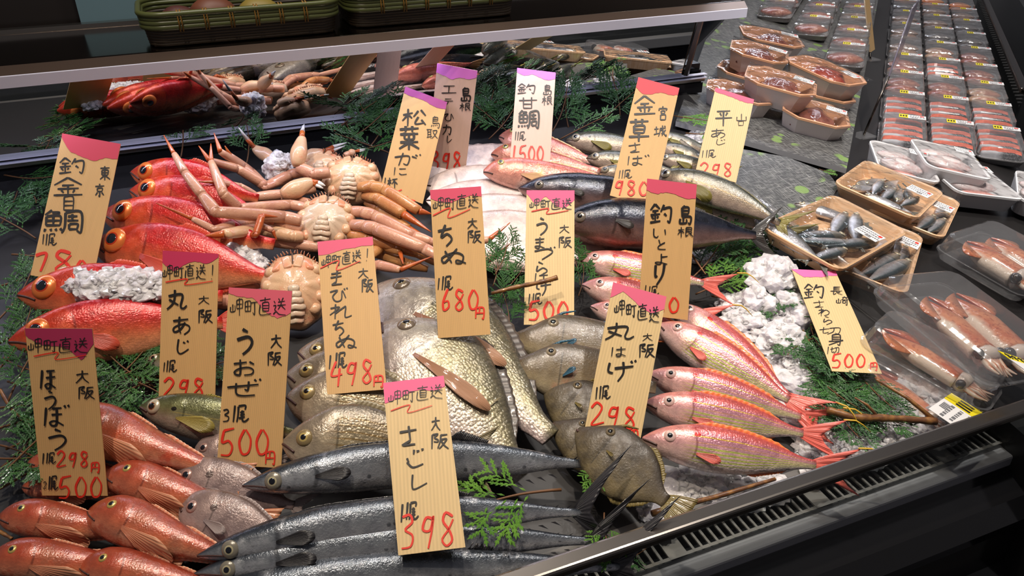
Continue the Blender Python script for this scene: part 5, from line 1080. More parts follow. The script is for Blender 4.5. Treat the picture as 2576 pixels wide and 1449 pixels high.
for ti, (c, h, lab, wd) in enumerate(ST):
    root, Mx, L, W = tray('sardine_tray', c, h, .026, M['woodtray'], lab, 'wood-print sardine trays', r=.018, rimw=.005, film=.003, taper=.86)
    spots = {0: [(-.33, .30, 30, .42), (-.10, .18, -75, .40), (.08, .22, -62, .42), (-.12, -.12, -118, .44), (.06, -.16, -128, .46), (.24, -.02, -112, .40), (-.28, -.2, -100, .40), (.20, -.30, -100, .36), (-.30, -.38, -14, .62)],
             1: [(.10, -.10, -110, .5), (.24, -.16, -112, .5), (.05, .12, -100, .4), (.30, .12, -95, .4), (.2, .25, -80, .36)],
             2: [(-.22, .20, 75, .36), (-.05, .26, 85, .36), (-.12, -.02, -85, .38), (.02, .0, -92, .40), (.12, .06, 100, .36), (.20, .14, 110, .34), (-.24, -.08, 60, .34), (.10, -.28, 10, .42), (.28, -.04, -100, .34), (-.3, .05, 80, .3)],
             3: [(.30, .05, -110, .42), (.36, -.15, -100, .40), (.22, -.22, -100, .40), (.32, .2, -90, .36)]}[ti]
    for k, (fx, fy, a, ln) in enumerate(spots):
        l2 = ln*W*1.15; ca, sa = cos(radians(a)), sin(radians(a)); zz = -.014+.0035*(k % 3)
        p0 = Mx @ Vector((fx*L-ca*l2*.5, fy*W-sa*l2*.5, zz)); p1 = Mx @ Vector((fx*L+ca*l2*.5, fy*W+sa*l2*.5, zz))
        fish('sardine', None, None, SLAB[ti][k], 'sardines in the %s tray' % wd, N=p0, T=p1, roll=8, ratio=.24 if ti != 2 else .27, nrm=Mx.to_3x3() @ Vector((0, 0, 1)), lod=.55, seed=k, flip=False, pect=False)
    sticker(root, L*.30, W*.10 if ti != 1 else W*.22, .0085, .040, .030, -6, seed=ti)
# white foam trays with pale fillets
M['pale'] = blob_mat('pale_fish_flesh', (226, 214, 212), (216, 200, 200), (206, 150, 142)); M['pinkf'] = blob_mat('pink_fish_flesh', (206, 140, 130), (222, 180, 172), (190, 110, 104))
def lens(name, Mx, x, y, z, l, w, t, a, mat, label, cat, group, bendv=.0):
    root = Mx @ Matrix.Translation((x, y, z)) @ Matrix.Rotation(radians(a), 4, 'Z'); n = 20; m = 14; V = []; F = []; uv = []
    for i in range(n+1):
        u = i/n; ww = w/2*sin(pi*min(1, u*.96+.03))**.6*(1-.25*u); tt = t*sin(pi*min(1, u*.96+.03))**.7
        for j in range(m): an = 2*pi*j/m; V.append((l*(u-.5), ww*cos(an)+bendv*l*4*u*(1-u), tt*sin(an))); uv.append((u, (cos(an)+1)/2))
    for i in range(n):
        for j in range(m): F.append((i*m+j, (i+1)*m+j, (i+1)*m+(j+1) % m, i*m+(j+1) % m))
    F += [tuple(range(m)), tuple(n*m+j for j in range(m))[::-1]]; o = mesh(name, V, F, mat, None, True, uv); o.matrix_world = root; return tag(o, label, cat, group)
WT = [(((2194, 352), (2335, 388), (2362, 462), (2200, 422)), .035, 'white foam tray of pale fish at the left of the white trays'), (((2300, 347), (2458, 389), (2480, 447), (2318, 419)), .050, 'white foam tray of whole pale fish on top of the others'),
      (((2350, 410), (2510, 424), (2542, 500), (2366, 472)), .03, 'white foam tray under the topmost white tray'), (((2545, 425), (2650, 455), (2690, 545), (2568, 500)), .03, 'white foam tray cut off by the right edge')]
for i, (c, h, lab) in enumerate(WT):
    root, Mx, L, W = tray('foam_tray', c, h+.012, .034, M['foam'], lab, 'white foam trays', r=.02, rimw=.005, film=.001, taper=.86)
    wn = ['left', 'topmost', 'lower', 'right-edge'][i]
    lens('pale_fish', Mx, -L*.04, W*.20, -.008, L*.66, W*.28, .010, -6, M['pale'], 'silvery pale fish at the back of the %s white tray' % wn, 'fish', 'pale fish in white trays')
    lens('pale_fish', Mx, -L*.02, -W*.10, -.006, L*.70, W*.42, .012, -4, M['pale'], 'plump white-bellied fish at the front of the %s white tray' % wn, 'fish', 'pale fish in white trays')
    lens('fish_slice', Mx, -L*.02, -W*.30, -.012, L*.6, W*.16, .007, -2, M['pinkf'], 'pink strip of fish along the front of the %s white tray' % wn, 'fish', 'pale fish in white trays')
    sticker(root, L*.28, W*.24, .010, .036, .026, -6, seed=40+i)
# clear packs
def pack(name, Mx, L, W, H, label, group, base=None, lid=True, stick=None, cat='pack'):
    root = empty(name, Mx); tag(root, label, cat, group)
    def ring(s, z, n=4): return [(x, y, z) for x, y in rrect(L*s, W*s, .018*s if W > .06 else .010, n)]
    V, F, n = loft([ring(.86, .001), ring(.90, .0), ring(.985, H*.30), ring(1.0, H*.31), ring(1.0, H*.36)]); F.append(tuple(range(n))[::-1])
    mesh('tray_body', V, F, base or M['clear'], root, False)
    V, F, n = loft([ring(1.0, H*.362), ring(.97, H*.38), ring(.92, H*.93), ring(.86, H)]); F.append(tuple(3*n+j for j in range(n)))
    mesh('lid', V, F, M['clear'] if name == 'squid_pack' else M['lid'], root, False)
    if stick: sticker(root, *stick)
    return root
def squid_mat():
    g = NG('squid_skin'); t = g.n('ShaderNodeTexCoord'); ob = t.outputs['Object']; sx = g.n('ShaderNodeSeparateXYZ'); g.l(t.outputs['UV'], sx.inputs[0])
    k = g.mix(g.rng(g.noise(ob, 26, 4), .38, .66), lin((176, 74, 42)), lin((206, 132, 92))); k = g.mix(g.math('MULTIPLY', g.rng(g.noise(ob, 190, 2), .5, .7), .6), k, lin((140, 52, 34)))
    v = g.math('ADD', sx.outputs[1], g.math('MULTIPLY', g.math('SUBTRACT', g.noise(ob, 30, 3), .5), .5)); k = g.mix(g.rng(v, .30, .12), k, lin((222, 204, 186)))
    g.l(g.bump(g.noise(ob, 160, 2), .3, .002), g.b.inputs['Normal']); g.set(Base_Color=k, Roughness=.18, Coat_Weight=.7); return g.mat
M['squid'] = squid_mat(); M['squid_pale'] = plain('pale_squid', lin((206, 190, 178)), .2, Coat_Weight=.6)
def squid(p0, p1, w, up, label, fins=True, head=True):
    """from the fin tip p0 to the arm end p1"""
    p0, p1 = Vector(p0), Vector(p1); l = (p1-p0).length; Mx = frame(p0, (p1-p0), up); root = empty('squid', Mx); tag(root, label, 'squid', 'squid in clear packs')
    ml = l*.72 if head else l; n, m = 26, 18; V = []; F = []; uv = []
    for i in range(n+1):
        u = i/n; r = w/2*min(1, (u*1.9+.02))**.75*(1-.10*u)
        for j in range(m): a = 2*pi*j/m; V.append((ml*u, r*cos(a), r*.62*sin(a))); uv.append((u, (cos(a)+1)/2))
    for i in range(n):
        for j in range(m): F.append((i*m+j, (i+1)*m+j, (i+1)*m+(j+1) % m, i*m+(j+1) % m))
    F += [tuple(range(m)), tuple(n*m+j for j in range(m))[::-1]]; mesh('mantle', V, F, M['squid'], root, True, uv)
    if fins:
        for s in (-1, 1):
            V = []; F = []; k = 14
            for i in range(k+1):
                q = i/k; x = ml*(.01+.44*q); r = w/2*min(1, (x/ml*1.9+.02))**.75
                for e, z in ((.55, .0016), (1, .0009), (1, -.0009), (.55, -.0016)): V.append((x, s*(r*.85+(w*.42*sin(pi*q)**.8)*(e-.55)/.45), z+.12*w))
            for i in range(k):
                for j in range(4): F.append((i*4+j, (i+1)*4+j, (i+1)*4+(j+1) % 4, i*4+(j+1) % 4))
            mesh('fin', V, F, M['squid'], root, True, [(0, .6)]*len(V))
    if head:
        b = MB(); b.tube([(ml*.98, 0, 0), (ml+l*.05, 0, 0), (ml+l*.10, 0, 0)], [w*.34, w*.40, w*.30], 14, .8); b.build('head', M['squid_pale'], root, True)
        for s in (-1, 1):
            bm = bmesh.new(); bmesh.ops.create_uvsphere(bm, u_segments=16, v_segments=10, radius=w*.15); me = bpy.data.meshes.new('eye'); bm.to_mesh(me); bm.free(); me.polygons.foreach_set('use_smooth', [True]*len(me.polygons))
            e = link('eye', me, M.setdefault('squid_eye', plain('squid_eye', (.02, .02, .022), .05, Coat_Weight=1)), root); e.location = (ml+l*.05, s*w*.36, w*.12)
        for k in range(6):
            y = w*.30*(-1+2*k/5); b = MB(); b.tube([(ml+l*.09, y*.8, 0), (ml+l*.18, y, .004*sin(k)), (ml+l*.28, y*1.05, .003*cos(k))], [w*.10, w*.075, w*.02], 8); b.build('arm', M['squid'], root, True)
QP = [(((2205, 868), (2470, 1035), (2420, 1105), (2170, 925)), .012, 'clear squid pack lowest, against the clear divider, with yellow label at its end'), (((2218, 776), (2560, 925), (2505, 1022), (2190, 812)), .050, 'clear squid pack with one long red squid, right of the sawara-free price card'),
      (((2335, 642), (2650, 865), (2570, 985), (2262, 722)), .075, 'clear squid pack with two squid, one showing its eyes'), (((2462, 536), (2690, 650), (2620, 735), (2395, 602)), .050, 'clear squid pack at the right edge behind the others')]
QP[1] = (QP[1][0], QP[1][1], 'clear pack with one long red squid, beside the right price card')
for i, (c, h, lab) in enumerate(QP):
    Mx, L, W = quad(c, h); H = .045; Mb = Mx @ Matrix.Translation((0, 0, -H*.9)); up = Mb.to_3x3() @ Vector((0, 0, 1))
    root = pack('squid_pack', Mb, L, W, H, lab, 'clear squid packs')
    def sq(x0, y0, x1, y1, w, lb, **k): squid(Mb @ Vector((x0*L, y0*W, .020)), Mb @ Vector((x1*L, y1*W, .018)), w, up, lb, **k)
    if i == 0: sq(-.42, .1, .40, -.05, W*.42, 'squid in the lowest clear pack by the divider')
    if i == 1: sq(-.42, .05, .46, -.10, W*.50, 'long red squid filling the pack beside the right price card')
    if i == 2:
        sq(-.30, .30, .50, .16, W*.40, 'red squid at the back of the two-squid pack'); sq(-.30, -.06, .44, -.16, W*.33, 'squid showing its eyes at the front of the two-squid pack'); 
    if i == 3:
        sq(-.30, .22, .5, .10, W*.34, 'squid at the back of the pack at the right edge'); sq(-.36, -.16, .5, -.2, W*.36, 'pale-sided squid at the front of the pack at the right edge')
    if i == 0: sticker(root, L*.36, -W*.05, H+.0005, .06, .045, -90, True, 3)
# the yellow and white label on the two-squid pack, at the right edge of the picture
Mx, L, W = quad(QP[2][0], QP[2][1]); 
lb = empty('product_label', Mx @ Matrix.Translation((L*.40, -W*.10, .012))); tag(lb, 'yellow and white product label on the two-squid pack at the right edge', 'label')
Pq = [Mx.inverted() @ atd(x, y, (Mx.translation-O).length-.09) for x, y in ((2530, 852), (2610, 838), (2640, 925), (2572, 945))]
def toM(a): return Mx @ Vector((a.x, a.y, .012))
W4 = [toM(p) for p in Pq]; li = lb.matrix_world.inverted(); W4 = [li @ p for p in W4]
b = MB(); mid0, mid1 = W4[0].lerp(W4[3], .42), W4[1].lerp(W4[2], .42)
zt = Vector((0, 0, .0008)); b.add([W4[0], W4[1], mid1, mid0, W4[0]+zt, W4[1]+zt, mid1+zt, mid0+zt], [(0, 1, 2, 3), (7, 6, 5, 4), (0, 4, 5, 1), (1, 5, 6, 2), (2, 6, 7, 3), (3, 7, 4, 0)]); b.build('yellow_field', M['yellow'], lb)
b = MB(); b.add([mid0, mid1, W4[2], W4[3], mid0+zt, mid1+zt, W4[2]+zt, W4[3]+zt], [(0, 1, 2, 3), (7, 6, 5, 4), (0, 4, 5, 1), (1, 5, 6, 2), (2, 6, 7, 3), (3, 7, 4, 0)]); b.build('white_field', M['sticker'], lb)
GL['す'] = "0826,9622 5505,5562,4070,3058,4848,5870,4096"
b = MB(); ex = (W4[1]-W4[0]); ey = (mid0-W4[0])
for gi, ch in enumerate('おすすめ'[:3]):
    for st in glyph_strokes(ch if ch in GL else 'お'):
        P = [W4[0]+ex*(.10+.28*gi+.24*px)+ey*(.15+.70*py)+Vector((0, 0, .0012)) for px, py in st]; P = [Vector(p) for p in smoothpts([tuple(p) for p in P], 9)]; b.tube(P, .0006, 5)
b.build('lettering', M['ink'], lb, True)
# clear divider along the seam
dp = [bed(1705, 420, .0), None, bed(2063, 694, .0), None, bed(2440, 993, .0)]
dv = empty('clear_divider', Matrix.Translation(dp[2])); tag(dv, 'clear acrylic divider between the whole fish and the packed fish', 'divider')
b = MB(); P = [dp[0]-dp[2], dp[4]-dp[2]]; d = (P[1]-P[0]).normalized(); s = Vector((0, 0, 1)).cross(d).normalized()*.002; z = Vector((0, 0, .050))
b.add([P[0]-s, P[1]-s, P[1]+s, P[0]+s, P[0]-s+z, P[1]-s+z, P[1]+s+z, P[0]+s+z], [(0, 3, 2, 1), (4, 5, 6, 7), (0, 1, 5, 4), (1, 2, 6, 5), (2, 3, 7, 6), (3, 0, 4, 7)]); b.build('plate', M['clear'], dv)
b = MB(); b.tube([P[0]+z, P[1]+z], .0035, 8); b.tube([P[1]+z, P[1]-z*.2], .003, 8); b.build('rounded_edge', M['clear'], dv, True)
# salmon and fillet packs in the side arm
def slice_mat(name, skin, belly, flesh):
    g = NG(name); t = g.n('ShaderNodeTexCoord'); ob = t.outputs['Object']; sx = g.n('ShaderNodeSeparateXYZ'); g.l(ob, sx.inputs[0]); n = g.noise(ob, 60, 3)
    x = g.math('ADD', sx.outputs[0], g.math('MULTIPLY', g.math('SUBTRACT', n, .5), .02)); k = g.mix(g.rng(x, -.012, .010), lin(belly), lin(skin)); k = g.mix(g.math('MULTIPLY', g.rng(g.noise(ob, 300, 2), .5, .6), .35), k, lin((190, 190, 196)))
    k2 = g.mix(g.rng(n, .4, .65), lin(flesh), lin(tuple(min(255, v*1.12+12) for v in flesh)))
    g.set(Base_Color=g.mix(g.rng(g.math('ADD', sx.outputs[1], g.math('MULTIPLY', g.math('SUBTRACT', n, .5), .006)), .0062, .0076), k, k2), Roughness=.22, Coat_Weight=.4); return g.mat
M['salmon'] = slice_mat('salmon_slice', (30, 33, 37), (206, 206, 212), (214, 104, 80)); M['fillet'] = blob_mat('brown_red_fillet', (150, 66, 52), (186, 120, 96), (120, 50, 46)); M['fillet_pale'] = blob_mat('beige_fillet', (206, 170, 136), (190, 130, 104), (170, 90, 74)); M['mixf'] = blob_mat('grey_brown_seafood', (130, 100, 84), (170, 140, 124), (90, 70, 62)); M['orange'] = blob_mat('orange_seafood', (224, 116, 46), (230, 150, 80), (190, 80, 30)); M['dkfillet'] = blob_mat('dark_fillet', (72, 66, 66), (120, 112, 110), (50, 46, 48))
M['dark_base'] = plain('clear_base', (.30, .29, .29), .2)
def salmon_slice(Mx, y, z, w, l, label, group):
    """a cut slice leaning back, skin to the front"""
    n = 12; V = []; F = []
    prof = [(-.5, 0), (.5, 0), (.49, .80), (.30, .98), (-.25, 1.0), (-.47, .86)]
    for k, (yy) in enumerate((-l/2, l/2)):
        for (px, pz) in prof: V.append((px*w, yy+pz*.012, pz*.018))
    m = len(prof); F = [(i, (i+1) % m, m+(i+1) % m, m+i) for i in range(m)]+[tuple(range(m))[::-1], tuple(range(m, 2*m))]
    o = mesh('salmon_slice', V, F, M['salmon'], None, False); o.matrix_world = Mx @ Matrix.Translation((0, y, z)) @ Matrix.Rotation(radians(24), 4, 'X'); bevel(o, .003); return tag(o, label, 'salmon slice', group)
AX = -AN                                           # right in the photo across the arm
ordn = ['nearest', 'second', 'third', 'fourth', 'fifth', 'sixth', 'seventh', 'eighth', 'ninth', 'tenth', 'eleventh']
cols = [(.30, 'left'), (.195, 'middle'), (.09, 'right')]
kinds = {0: ['salmon', 'salmon', 'fillet', 'fillet', 'mix', 'mix', 'mix', 'dk', 'orange'], 1: ['salmon', 'salmon', 'fillet', 'salmon', 'pale', 'dk', 'mix', 'mix', 'orange'], 2: ['salmon', 'salmon', 'pale', 'fillet', 'fillet', 'dk', 'dk', 'mix', 'orange']}
def armM(t, n, h=0.0):
    p = armpt(t, n, h); return frame(p, AX, ARN)
for ci, (nn, cn) in enumerate(cols):
    t = (-.60, -.53, -.47)[ci]
    for ri in range(9):
        kd = kinds[ci][ri]; Mx = armM(t, nn, .002); Wp, Lp, H = .098, .185, .042
        lab = 'clear pack of %s, %s from the front in the side arm\'s %s column' % ({'salmon': 'salmon slices', 'fillet': 'red-brown fillets', 'pale': 'beige fillets', 'mix': 'brown seafood', 'orange': 'orange seafood', 'dk': 'dark fillets'}[kd], ordn[ri], cn)
        root = pack('fish_pack', Mx, Wp, Lp, H, lab, 'clear packs in the side arm', M['dark_base'] if ri < 4 else M['dark_base'])
        if not (ri in (4,) and ci == 0): sticker(root, Wp*.16, Lp*.30, H+.0006, .056, .026, 0, True, ri*3+ci)
        where = 'the %s pack, %s column of the side arm' % (ordn[ri], cn)
        if kd == 'salmon':
            for s in range(4 if ri == 0 else 3):
                salmon_slice(Mx, -Lp*.36+s*(.043 if ri == 0 else .052), .006, Wp*.86, .020, '%s salmon slice from the front in %s' % (('nearest', 'second', 'third', 'fourth')[s], where), 'salmon slices in clear packs')
        else:
            mm = M[{'fillet': 'fillet', 'pale': 'fillet_pale', 'mix': 'mixf', 'orange': 'orange', 'dk': 'dkfillet'}[kd]]
            for s in range(2):
                lens('fish_fillet' if kd in ('fillet', 'pale', 'dk') else 'seafood_piece', Mx, 0, -Lp*.20+s*Lp*.38, .016, Wp*.86, Lp*.40, .014, -8+6*s, mm, '%s piece at the %s of %s' % ({'fillet': 'red-brown', 'pale': 'beige', 'mix': 'grey-brown', 'orange': 'orange', 'dk': 'dark'}[kd], ('front', 'back')[s], where), 'fish fillet' if kd in ('fillet', 'pale', 'dk') else 'seafood', 'pieces in clear packs')
        t += .205 if ri < 3 else .225
for ci, (nn, cn) in enumerate([(.455, 'right'), (.565, 'middle'), (.68, 'left')]):
    t = (-.20, .03, .13)[ci]
    for ri in range(5 - (ci > 0)):
        Mx = armM(t, nn, HB+.001); Wp, Lp, H = .10, .165, .042; kd = ['fillet', 'fillet', 'fillet', 'mix', 'mix'][ri]
        lab = 'shiny pack of dark red fish on the board, %s from front, %s column' % (ordn[ri], cn)
        root = pack('fish_pack', Mx, Wp, Lp, H, lab, 'packs on the octopus board', M['foam'] if False else M['dark_base'])
        sticker(root, Wp*.14, Lp*.30, H+.0006, .056, .026, 0, True, ri*3+ci+50)
        lens('fish_fillet', Mx, 0, -Lp*.10, .018, Wp*.92, Lp*.62, .014, -6, M['fillet' if ri != 3 else 'mixf'], 'dark red fish piece in the %s pack, %s column of the board' % (ordn[ri], cn), 'fish fillet', 'pieces in packs on the board')
        t += .185
# sign holders
def holder(base, low, top, lean, wide, label, mat):
    """a sheet in a clear holder, standing nearly edge-on to the aisle"""
    Bp = arm(*base, 0.0); d0 = (Bp-O).length; Lp, Tp = atd(*low, d0+.01), atd(*top, d0+lean); root = empty('sign_holder', Matrix.Translation(Bp)); tag(root, label, 'sign holder', 'clear sign holders')
    v = (Lp-O); v.z = 0; v.normalize(); w = v*wide+RT*.012; th = RT*.0016; b = MB(); P = [Lp-Bp, Lp-Bp+w, Tp-Bp+w, Tp-Bp]
    b.add([p-th for p in P]+[p+th for p in P], [(0, 1, 2, 3), (7, 6, 5, 4), (0, 4, 5, 1), (1, 5, 6, 2), (2, 6, 7, 3), (3, 7, 4, 0)]); b.build('plate', mat, root)
    b = MB(); b.tube([P[0], P[3]], .0022, 6); b.tube([P[3], P[2]], .0022, 6); b.build('plate_frame', M['clear'], root, True)
    b = MB(); b.tube([(0, 0, 0), P[0]], .0026, 8); b.build('post', M['darksteel'], root, True); b = MB(); b.box((-.03, -.02, 0), (.02, .02, .003)); b.build('foot', M['clear'], root)
holder((2172, 342), (2236, 192), (2294, 22), .10, .12, 'lilac grey sign holder standing edge-on between the two rows of packs', plain('lilac_grey_sheet', lin((120, 112, 134)), .2))
holder((2190, 150), (2188, 132), (2172, -20), .06, .04, 'sign holder with a yellow and red sheet at the edge of the octopus board', plain('coloured_sheet', lin((170, 140, 96)), .4))
# the next case beyond the front rail of the side arm
oc = empty('opposite_case'); tag(oc, 'another packed display case across the aisle at the upper right edge', 'display case')
b = MB(); armbox(b, -.6, 3.2, -.95, -.16, -.5, .05); b.build('case_body', plain('far_case', (.03, .03, .03), .4), oc)
for k in range(14):
    t_, n_ = .30+.22*(k//2), -.28-.16*(k % 2); p = armpt(t_, n_); p.z = armz(p)+.052; Mx = frame(p, AX, ARN)
    root = pack('fish_pack', Mx, .13, .19, .04, 'pack of pink and orange fish, %s from the front in the opposite case, %s row' % (ordn[k//2], ('inner', 'outer')[k % 2]), 'packs in the opposite case', M['foam'])
    lens('fish_fillet', Mx, 0, -.02, .020, .10, .10, .016, 10, M['orange' if k % 3 else 'pinkf'], '%s piece in the %s pack of the opposite case, %s row' % (('pink', 'orange', 'orange')[k % 3], ordn[k//2], ('inner', 'outer')[k % 2]), 'fish fillet', 'pieces in the opposite case')
# ---------------------------------------------------------------- ice
def ice_mat():
    g = NG('crushed_ice'); ob = g.n('ShaderNodeTexCoord').outputs['Object']
    v = g.voro(ob, 150).outputs['Distance']; n = g.noise(ob, 60, 4)
    h = g.math('ADD', v, g.math('MULTIPLY', n, .8)); g.l(g.bump(h, .6, .0025), g.b.inputs['Normal'])
    c = g.mix(g.rng(n, .35, .65), lin((240, 236, 240)), lin((216, 212, 218)))
    g.set(Base_Color=c, Roughness=.2, IOR=1.31, Coat_Weight=.4)
    g.b.inputs['Subsurface Weight'].default_value = .6; g.b.inputs['Subsurface Radius'].default_value = (.012, .012, .014); g.b.inputs['Subsurface Scale'].default_value = .6
    return g.mat
M['ice'] = ice_mat()
ICO = bmesh.new(); bmesh.ops.create_icosphere(ICO, subdivisions=2, radius=1); ICV = [v.co.copy() for v in ICO.verts]; ICF = [[v.index for v in f.verts] for f in ICO.faces]; ICO.free()
ICO = bmesh.new(); bmesh.ops.create_icosphere(ICO, subdivisions=4, radius=1); BCV = [v.co.copy() for v in ICO.verts]; BCF = [[v.index for v in f.verts] for f in ICO.faces]; ICO.free()
def ice(label, lumps, seed=1, chunk=(.006, .012), dens=1.0, surf=None):
    rnd = random.Random(seed); b = MB(); surf = surf or bed
    def lump(c, r, sc, sd, big=False):
        off = Vector((rnd.random()*9, rnd.random()*9, rnd.random()*9)); q = Matrix.Rotation(rnd.random()*6, 3, 'Z') @ Matrix.Rotation(rnd.random()*6, 3, 'X')
        V = []
        for v in (BCV if big else ICV):
            d = 1+sd*noise.noise(v*1.6+off)+sd*.5*noise.noise(v*4+off)
            if big: d += .13*noise.noise(v*9+off)+.08*noise.noise(v*19+off)
            w = q @ Vector(v); V.append((c[0]+w.x*r*d*sc[0], c[1]+w.y*r*d*sc[1], c[2]+w.z*r*d*sc[2]))
        b.add(V, BCF if big else ICF)
    for (px, py, h, rr, fl) in lumps:
        p = surf(px, py, h); lump(p-Vector((0, 0, rr*fl*.25)), rr*1.08, (1, 1, fl), .35, True)
        for k in range(int(20*dens*(rr/.03)**1.2)):
            a = rnd.random()*2*pi; e = rnd.random()**.6*pi*.52; d = Vector((cos(a)*sin(e), sin(a)*sin(e), cos(e)*fl))
            lump(p-Vector((0, 0, rr*fl*.25))+d*rr*rnd.uniform(.8, 1.0), rnd.uniform(*chunk), (1, 1, .85), .55)
    return tag(b.build('crushed_ice', M['ice'], None, False), label, 'ice', kind='stuff')
ice('heap of crushed white ice between the pink striped fish and the right price card', [(1950, 700, .03, .040, .9), (1905, 760, .02, .03, .8), (1990, 780, .02, .036, .8), (1880, 815, .015, .034, .6), (1960, 860, .02, .038, .7), (1850, 770, .01, .025, .6), (1985, 940, .012, .04, .5), (1990, 1020, .01, .04, .4), (2040, 980, .01, .03, .4)], 3, (.003, .007), 1.6)
ice('clear lumpy ice in the front right corner by the rail', [(2080, 1110, .008, .03, .6), (2160, 1120, .008, .03, .6), (2240, 1090, .01, .03, .6), (2320, 1050, .012, .03, .6), (2290, 980, .015, .03, .6), (2240, 1020, .012, .03, .5), (2350, 990, .02, .026, .6), (2130, 1060, .01, .03, .5), (2050, 1160, .0, .025, .4), (2390, 1040, .01, .025, .5)], 4, (.008, .014))
ice('flat patch of crushed ice under the nearest pink striped fish', [(1700, 1220, -.004, .03, .45), (1770, 1222, -.004, .03, .45), (1850, 1225, -.006, .03, .4), (1930, 1215, -.006, .026, .4), (1650, 1290, -.004, .026, .4), (1720, 1285, -.008, .02, .4)], 5, (.004, .008))
ice('crushed ice lying on the big-eyed red fish at the left', [(215, 705, .062, .026, .55), (260, 715, .066, .030, .55), (310, 712, .068, .030, .55), (360, 716, .066, .028, .5), (400, 722, .062, .024, .5), (180, 690, .055, .018, .5), (300, 735, .064, .022, .4)], 6, (.005, .009), 1.6)
ice('wet lump of ice below the crab legs, right of the crimson topped card', [(600, 650, .04, .026, .8), (570, 670, .035, .022, .7), (635, 665, .04, .02, .7)], 7, (.004, .008))
ice('chunk of ice held against the rearmost crab claw', [(700, 415, .055, .022, 1.1)], 8, (.005, .008))
ice('crushed ice under the small jack mackerels at the back', [(1640, 360, .005, .03, .5), (1760, 350, .005, .028, .5), (1450, 385, .0, .02, .5)], 9, (.005, .009))
ice('grey ice beneath the dark mackerel tails, left of the sardine trays', [(1790, 620, .0, .03, .4), (1850, 600, .0, .03, .4), (1900, 600, .0, .025, .4), (1750, 640, .0, .025, .4)], 10, (.003, .006))
ice('crushed ice along the bed under the white flatfish', [(1300, 655, .0, .03, .4), (1380, 665, .0, .03, .4), (1440, 650, .0, .025, .4), (1250, 660, .0, .02, .4)], 11, (.004, .008))
# ---------------------------------------------------------------- cypress sprigs and twigs
def leaf_mat(name, a, b):
    g = NG(name); ob = g.n('ShaderNodeTexCoord').outputs['Object']; oi = g.n('ShaderNodeObjectInfo').outputs['Random']
    c = g.mix(g.rng(g.noise(ob, 45, 2), .35, .65), lin(a), lin(b)); c = g.mix(g.math('MULTIPLY', oi, .35), c, lin((30, 62, 40)))
    g.set(Base_Color=c, Roughness=.45, Coat_Weight=.2); return g.mat
M['leaf'] = leaf_mat('cypress_leaf', (40, 84, 36), (62, 112, 44)); M['leafb'] = leaf_mat('bright_cypress_leaf', (78, 128, 36), (104, 152, 50)); M['stem'] = plain('brown_stem', lin((110, 74, 44)), .55)
def sprig_mesh(seed, length=.11):
    rnd = random.Random(seed); lf = MB(); st = MB()
    def scale_leaf(p, d, n, ln, w):
        s = d.cross(n).normalized()*w; m = p+d*ln*.45
        lf.add([p, m+s+n*.0002, p+d*ln, m-s+n*.0002, m+n*w*.8, m-n*w*.5], [(0, 1, 4), (1, 2, 4), (2, 3, 4), (3, 0, 4), (1, 0, 5), (2, 1, 5), (3, 2, 5), (0, 3, 5)])
    def branch(p, d, n, ln, lvl):
        steps = max(3, int(ln/((.0085, .0070, .0036)[lvl]))); pts = [p.copy()]; bend = rnd.uniform(-.5, .5)
        for i in range(steps):
            d = (Matrix.Rotation(bend/steps, 3, n) @ d).normalized(); d = (d+n*rnd.uniform(-.05, .05)).normalized(); p = p+d*ln/steps; pts.append(p.copy()); q = (i+1)/steps
            if lvl < 2:
                for sgn in (-1, 1):
                    if rnd.random() < .86 and i > (0 if lvl else 1):
                        e = Matrix.Rotation(sgn*rnd.uniform(.55, .85), 3, n) @ d; branch(p, e, n, ln*(.46 if lvl == 0 else .36)*(1-.7*q)+.006, lvl+1)
            else:
                for sgn in (-1, 1): scale_leaf(p, (Matrix.Rotation(sgn*.55, 3, n) @ d), n, .0038, .00075)
            if lvl: scale_leaf(p-d*.004, d, n, .007, .0010)
        if lvl == 0: st.tube(pts, [.0014*(1-.6*i/len(pts)) for i in range(len(pts))], 6)
        else: scale_leaf(p, d, n, .006, .001)
    branch(Vector((0, 0, 0)), Vector((1, 0, 0)), Vector((0, 0, 1)), length, 0)
    return lf, st
SPR = []
for i in range(4):
    lf, st = sprig_mesh(20+i, .085+.010*i)
    r = empty('cypress_sprig'); a = lf.build('foliage', M['leaf'], r, False); c = st.build('stem', M['stem'], r, True); SPR.append((r, a, c))
brightme = SPR[0][1].data.copy(); brightme.materials.clear(); brightme.materials.append(M['leafb'])
used = set(); srnd = random.Random(77)
def sprig(px, py, ang, label, group, h=.012, pitch=10, scale=1.0, bright=False, k=None, surf=None, roll=0):
    k = srnd.randrange(4) if k is None else k; R, A, C = SPR[k]
    if k in used:
        r = R.copy(); COL.objects.link(r); a = A.copy(); COL.objects.link(a); a.parent = r; c = C.copy(); COL.objects.link(c); c.parent = r
    else: r, a, c = R, A, C; used.add(k)
    if bright: a.data = brightme if k == 0 else a.data
    p = (surf or bed)(px, py, h); q = (surf or bed)(px+30*cos(radians(ang)), py-30*sin(radians(ang)), h); x = (q-p).normalized()
    Mx = frame(p, x, BN) @ Matrix.Rotation(radians(-pitch), 4, 'Y') @ Matrix.Rotation(radians(roll), 4, 'X') @ Matrix.Scale(scale, 4)
    r.matrix_world = Mx; tag(r, label, 'sprig', group)
LE = ('dark green cypress sprig in the tangle along the left edge', 'cypress sprigs along the left edge')
